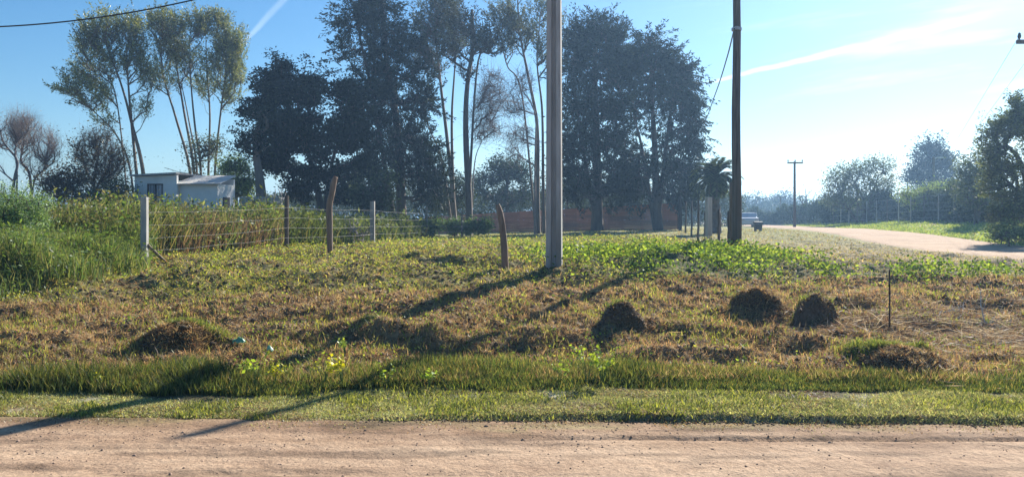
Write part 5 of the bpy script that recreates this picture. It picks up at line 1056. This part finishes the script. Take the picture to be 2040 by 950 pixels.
# ------------------------------------------------------------------ earth mounds on the bank
def mound(px, pb, pt, wpx, d, label, tuft=None, steep=1.0, seed=0, straw=False):
    d = gd(px, pb); b = P(px, pb, d); x, y = b[0], d + wpx / 2 * d / F * .6; z = Hs(x, y) - .04; h = max(.1, (P(0, pt, y)[2] - Hs(x, y)) * .88 + .05); r = wpx / 2 * d / F; O = (x, y, z); e = empty('soil_mound', O, label, 'soil mound', 'dark soil mounds on the bank')
    nr_, na = 26, 64; vs = []; 
    for i in range(nr_ + 1):
        t = i / nr_
        for k in range(na):
            an = 2 * math.pi * k / na; rr = r * t * 1.25 * (1 + .16 * math.sin(an * 2 + seed) + .09 * math.sin(an * 5 + seed * 2)); xx, yy = rr * math.cos(an), rr * math.sin(an) * .85
            prof = h * (max(0.0, 1 - (t / .92) ** (2.0 + 1.1 * steep))) ** .9
            nz = (float(fbm(np.array([(x + xx) * 9]), np.array([(y + yy) * 9]), 400, 4)[0]) - .5) * .22 * min(1, 4 * (1 - t)) * (h / .3) + (float(vn(np.array([(x + xx) * 40]), np.array([(y + yy) * 40]), 9)) - .5) * .03
            nz += (float(vn(np.array([(x + xx) * 5 + seed]), np.array([(y + yy) * 5]), 12)) - .5) * .45 * h * min(1, 3 * (1 - t))
            vs.append((x + xx, y + yy, z + (Hs(x + xx, y + yy) - z - .05) * t + prof + nz * (t < .98)))
    fs = [(i * na + k, i * na + (k + 1) % na, (i + 1) * na + (k + 1) % na, (i + 1) * na + k) for i in range(nr_) for k in range(na)]
    mk('earth', vs, fs, M_soil, e, origin=O, smooth=True)
    V_ = np.array(vs)
    n = int((15000 if straw else 5200) * (r / .35) ** 1.4); k = rng.integers(0, len(V_), n); t = (k // na) / nr_; keep = t > .02; k, t = k[keep], t[keep]; p_ = V_[k] + rng.normal(0, .01, (len(k), 3)); m_ = len(k); fl = Field()
    pal = np.array(G_dry + [(.10, .075, .05)] * 2 + [(.20, .22, .07)]); c = pick(m_, np.array(G_dry + G_straw[:2]) if straw else pal)
    gm = (rng.random(m_) < (tuft or .12) * 1.6) & (p_[:, 1] > y + .0 * r); c[gm] = pick(gm.sum(), G_yel[:3] + G_lush)
    ln = np.where(gm, rng.uniform(.04, .12, m_), rng.uniform(.03, .08, m_) * (1.35 if straw else 1))
    fl.add(*blades(p_[:, 0], p_[:, 1], p_[:, 2] - .01, ln, rng.uniform(.006, .011, m_), np.where(gm, rng.uniform(0, .6, m_), rng.uniform(.6, 1.6, m_)), rng.uniform(0, 6.28, m_), rng.uniform(0, .8, m_), c)); o = fl.build('grass', M_dry, e, origin=O); o['kind'] = 'stuff'
    nc = int(420 * (r / .3)); k = rng.integers(na * 3, len(V_), nc); q = V_[k] + np.stack([rng.normal(0, .03, nc), rng.normal(-.02, .03, nc), 0 * k], -1); outm = rng.random(nc) < .35; an = rng.uniform(0, 6.28, nc); rr2 = r * rng.uniform(.9, 1.7, nc)
    q[outm, 0] = x + (rr2 * np.cos(an))[outm]; q[outm, 1] = y + (rr2 * np.sin(an))[outm]; q[outm, 2] = H(q[outm, 0], q[outm, 1]) + .01
    sz = rng.uniform(.006, .024, nc) * (1 + 1.2 * (rng.random(nc) > .93)); tb = np.array([(1, 0, 0), (-.5, .87, 0), (-.5, -.87, 0), (0, 0, .8), (.1, 0, -.6)]); tf = np.array([(0, 1, 3), (1, 2, 3), (2, 0, 3), (1, 0, 4), (2, 1, 4), (0, 2, 4)])
    vv = (q[:, None] + tb[None] * sz[:, None, None] * rng.uniform(.6, 1.4, (nc, 5, 1))).reshape(-1, 3); o = mk('crumbs', vv, (tf[None] + np.arange(nc)[:, None, None] * 5).reshape(-1, 3), M_soil, e, origin=O); o['kind'] = 'stuff'
mound(1636, 650, 596, 84, 9.9, 'tall steep dark earth mound with leafy sides left of the iron stake', tuft=.35, steep=1.6, seed=1)
mound(1242, 650, 611, 76, 10.2, 'rounded dark earth mound in the middle of the bank', tuft=.3, steep=1.4, seed=2)
mound(1512, 609, 584, 92, 11.0, 'low wide mound covered in rusty dead grass, farthest back on the right', tuft=.06, steep=.8, seed=3, straw=True)
mound(1815, 742, 696, 190, 8.75, 'large broad mound matted with straw and tall green grass near the ditch', tuft=.3, steep=.7, seed=4, straw=True)
mound(345, 688, 650, 150, 9.3, 'low shaded mound of earth and grass on the left part of the bank', tuft=.35, seed=6, straw=True)

# ------------------------------------------------------------------ weeds with yellow green leaves in the ditch, litter
def leafy_weed(px, py, d, h, label, n=26, yellow=False, size=.03):
    h *= 1.35
    b = P(px, py, d); x = b[0]; z = Hs(x, d); O = (x, d, z); e = empty('broadleaf_weed', O, label, 'weed', 'leafy yellow green weeds along the ditch')
    g = Geo(); tips = []
    for k in range(5):
        a = rng.uniform(0, 6.28); q = np.array([x + math.cos(a) * h * .4, d + math.sin(a) * h * .3, z + h * rng.uniform(.7, 1.1)]); m_ = np.array([x + math.cos(a) * h * .12, d, z + h * .5]); g.tube([(x, d, z - .02), m_, q], [.004, .003, .0015], 4)
        for s in np.linspace(.35, 1, 5): tips.append(m_ + (q - m_) * s)
    g.build('stem', noise_mat('weed_stem', (.10, .16, .04), (.16, .22, .06), 9, .8, .1), e, O)
    v, f, c = clump_leaves(np.array(tips), max(1, n // 12), .03, (size * .8, size * 1.3), [(.34, .46, .05), (.26, .38, .05), (.42, .50, .08)] if not yellow else [(.62, .60, .03), (.50, .52, .05)], elong=1.2)
    mk('leaf', v, f, M_leaf, e, col=c, origin=O)['kind'] = 'stuff'
for i, (px, py, h, lab, yl) in enumerate([
        (510, 765, .24, 'bright leafy weed in front of the tall ditch grass below the green plastic', False), (545, 770, .20, 'smaller yellow green weed just right of the brightest leafy clump', True), (645, 772, .22, 'single round yellow headed weed in the ditch', True),
        (682, 775, .20, 'pale yellow weed right of the round yellow headed one', True), (688, 720, .14, 'leafy weed higher on the bank above the yellow ones', False), (1170, 765, .30, 'tallest yellow green weed right of centre in the ditch', False),
        (1200, 768, .22, 'broad leafed weed right of the tallest one in the ditch', False), (1120, 775, .16, 'low leafy weed left of the tallest one in the ditch', False), (855, 778, .14, 'tiny pale leafed weed in the dark ditch grass', False), (770, 778, .14, 'faint leafy weed between the yellow weeds and the centre', False), (195, 760, .10, 'yellow leafed weed at the left end of the ditch', True)]):
    leafy_weed(px, py, 7.75 if py > 740 else 8.7, h, lab, yellow=yl, n=36, size=.034 if h > .18 else .026)
def scrap(px, py, d, w, h, label, colr):
    d = gd(px, py); b = P(px, py, d); x = b[0]; z = Hs(x, d) + .02; n = 9; vs = []; 
    for i in range(n):
        for j in range(n):
            u, v_ = i / (n - 1) - .5, j / (n - 1) - .5; r = 1 - .25 * (abs(u) * abs(v_)) * 4; vs.append((x + u * w * r, d + v_ * w * .6, z + h * (1 - (2 * u) ** 2) * (1 - (2 * v_) ** 2) * 1.0 + 1.2 * h * float(fbm(np.array([u * 5 + px]), np.array([v_ * 6]), 5, 2))))
    fs = [(i * n + j, (i + 1) * n + j, (i + 1) * n + j + 1, i * n + j + 1) for i in range(n - 1) for j in range(n - 1)]
    O = (x, d, z); o = mk('plastic_scrap', vs, fs, M_plastic, col=np.tile(colr, (n * n, 1)), origin=O, smooth=True); s = o.modifiers.new('thick', 'SOLIDIFY'); s.thickness = .002; tag(o, label, 'litter', 'green plastic scraps on the bank')
scrap(476, 690, 9.0, .16, .045, 'crumpled dull green plastic scrap on the dead grass', (.20, .50, .26)); scrap(538, 706, 8.85, .085, .045, 'small pale mint plastic scrap right of the bigger green one', (.42, .72, .50))
# bare pale sticks
def stick(px, py, d, L, az, el, label, r=.009):
    d = gd(px, py); b = P(px, py, d); x = b[0]; z = Hs(x, d) + .02; q = np.array([x, d, z]); dv = np.array([math.cos(az) * math.cos(el), math.sin(az) * math.cos(el), math.sin(el)]) * L; g = Geo()
    m_ = q + dv * .5 + rng.normal(size=3) * L * .05; g.tube([q, m_, q + dv], [r, r * .8, r * .3], 5)
    for k in range(3):
        s = rng.uniform(.3, .8); p_ = q + dv * s; t = dv / L * .6 + rand_dirs(1)[0] * .7; g.tube([p_, p_ + t * L * .2, p_ + t * L * .35], [r * .6, r * .4, r * .15], 4)
    o = g.build('dead_branch', M_sticks, origin=tuple(q)); o.location = tuple(map(float, q)); tag(o, label, 'branch', 'pale dead branches on the right of the bank')
M_sticks = noise_mat('bleached_twig', (.36, .32, .28), (.58, .54, .48), 12, .85, .3)
stick(1905, 640, 10.0, .55, .9, .35, 'pale forked branch standing up left in the heap of cut stems')
stick(1962, 648, 9.9, .42, 1.35, 1.2, 'whitest branch standing nearly upright in the heap of cut stems')
stick(1945, 650, 9.8, .6, .1, .05, 'long pale branch lying level across the heap of cut stems')
stick(1985, 690, 9.2, .55, .25, .1, 'thin pale branch lying nearest the ditch at the right')
stick(1870, 625, 10.3, .3, -.2, .3, 'short twig between the iron stake and the heap')

# ------------------------------------------------------------------ air
hz, t, out = mat('haze_air'); vp = N(t, 'ShaderNodeVolumePrincipled'); vp.inputs['Color'].default_value = (.36, .62, 1.0, 1); vp.inputs['Density'].default_value = .0012; vp.inputs['Anisotropy'].default_value = .5
t.links.new(vp.outputs[0], out.inputs['Volume'])
g = Geo(); g.box((0, 0, 12), (9600, 4800, 32)); o = g.build('haze', hz); tag(o, 'thin bluish morning haze between the trees', 'haze', kind='stuff')
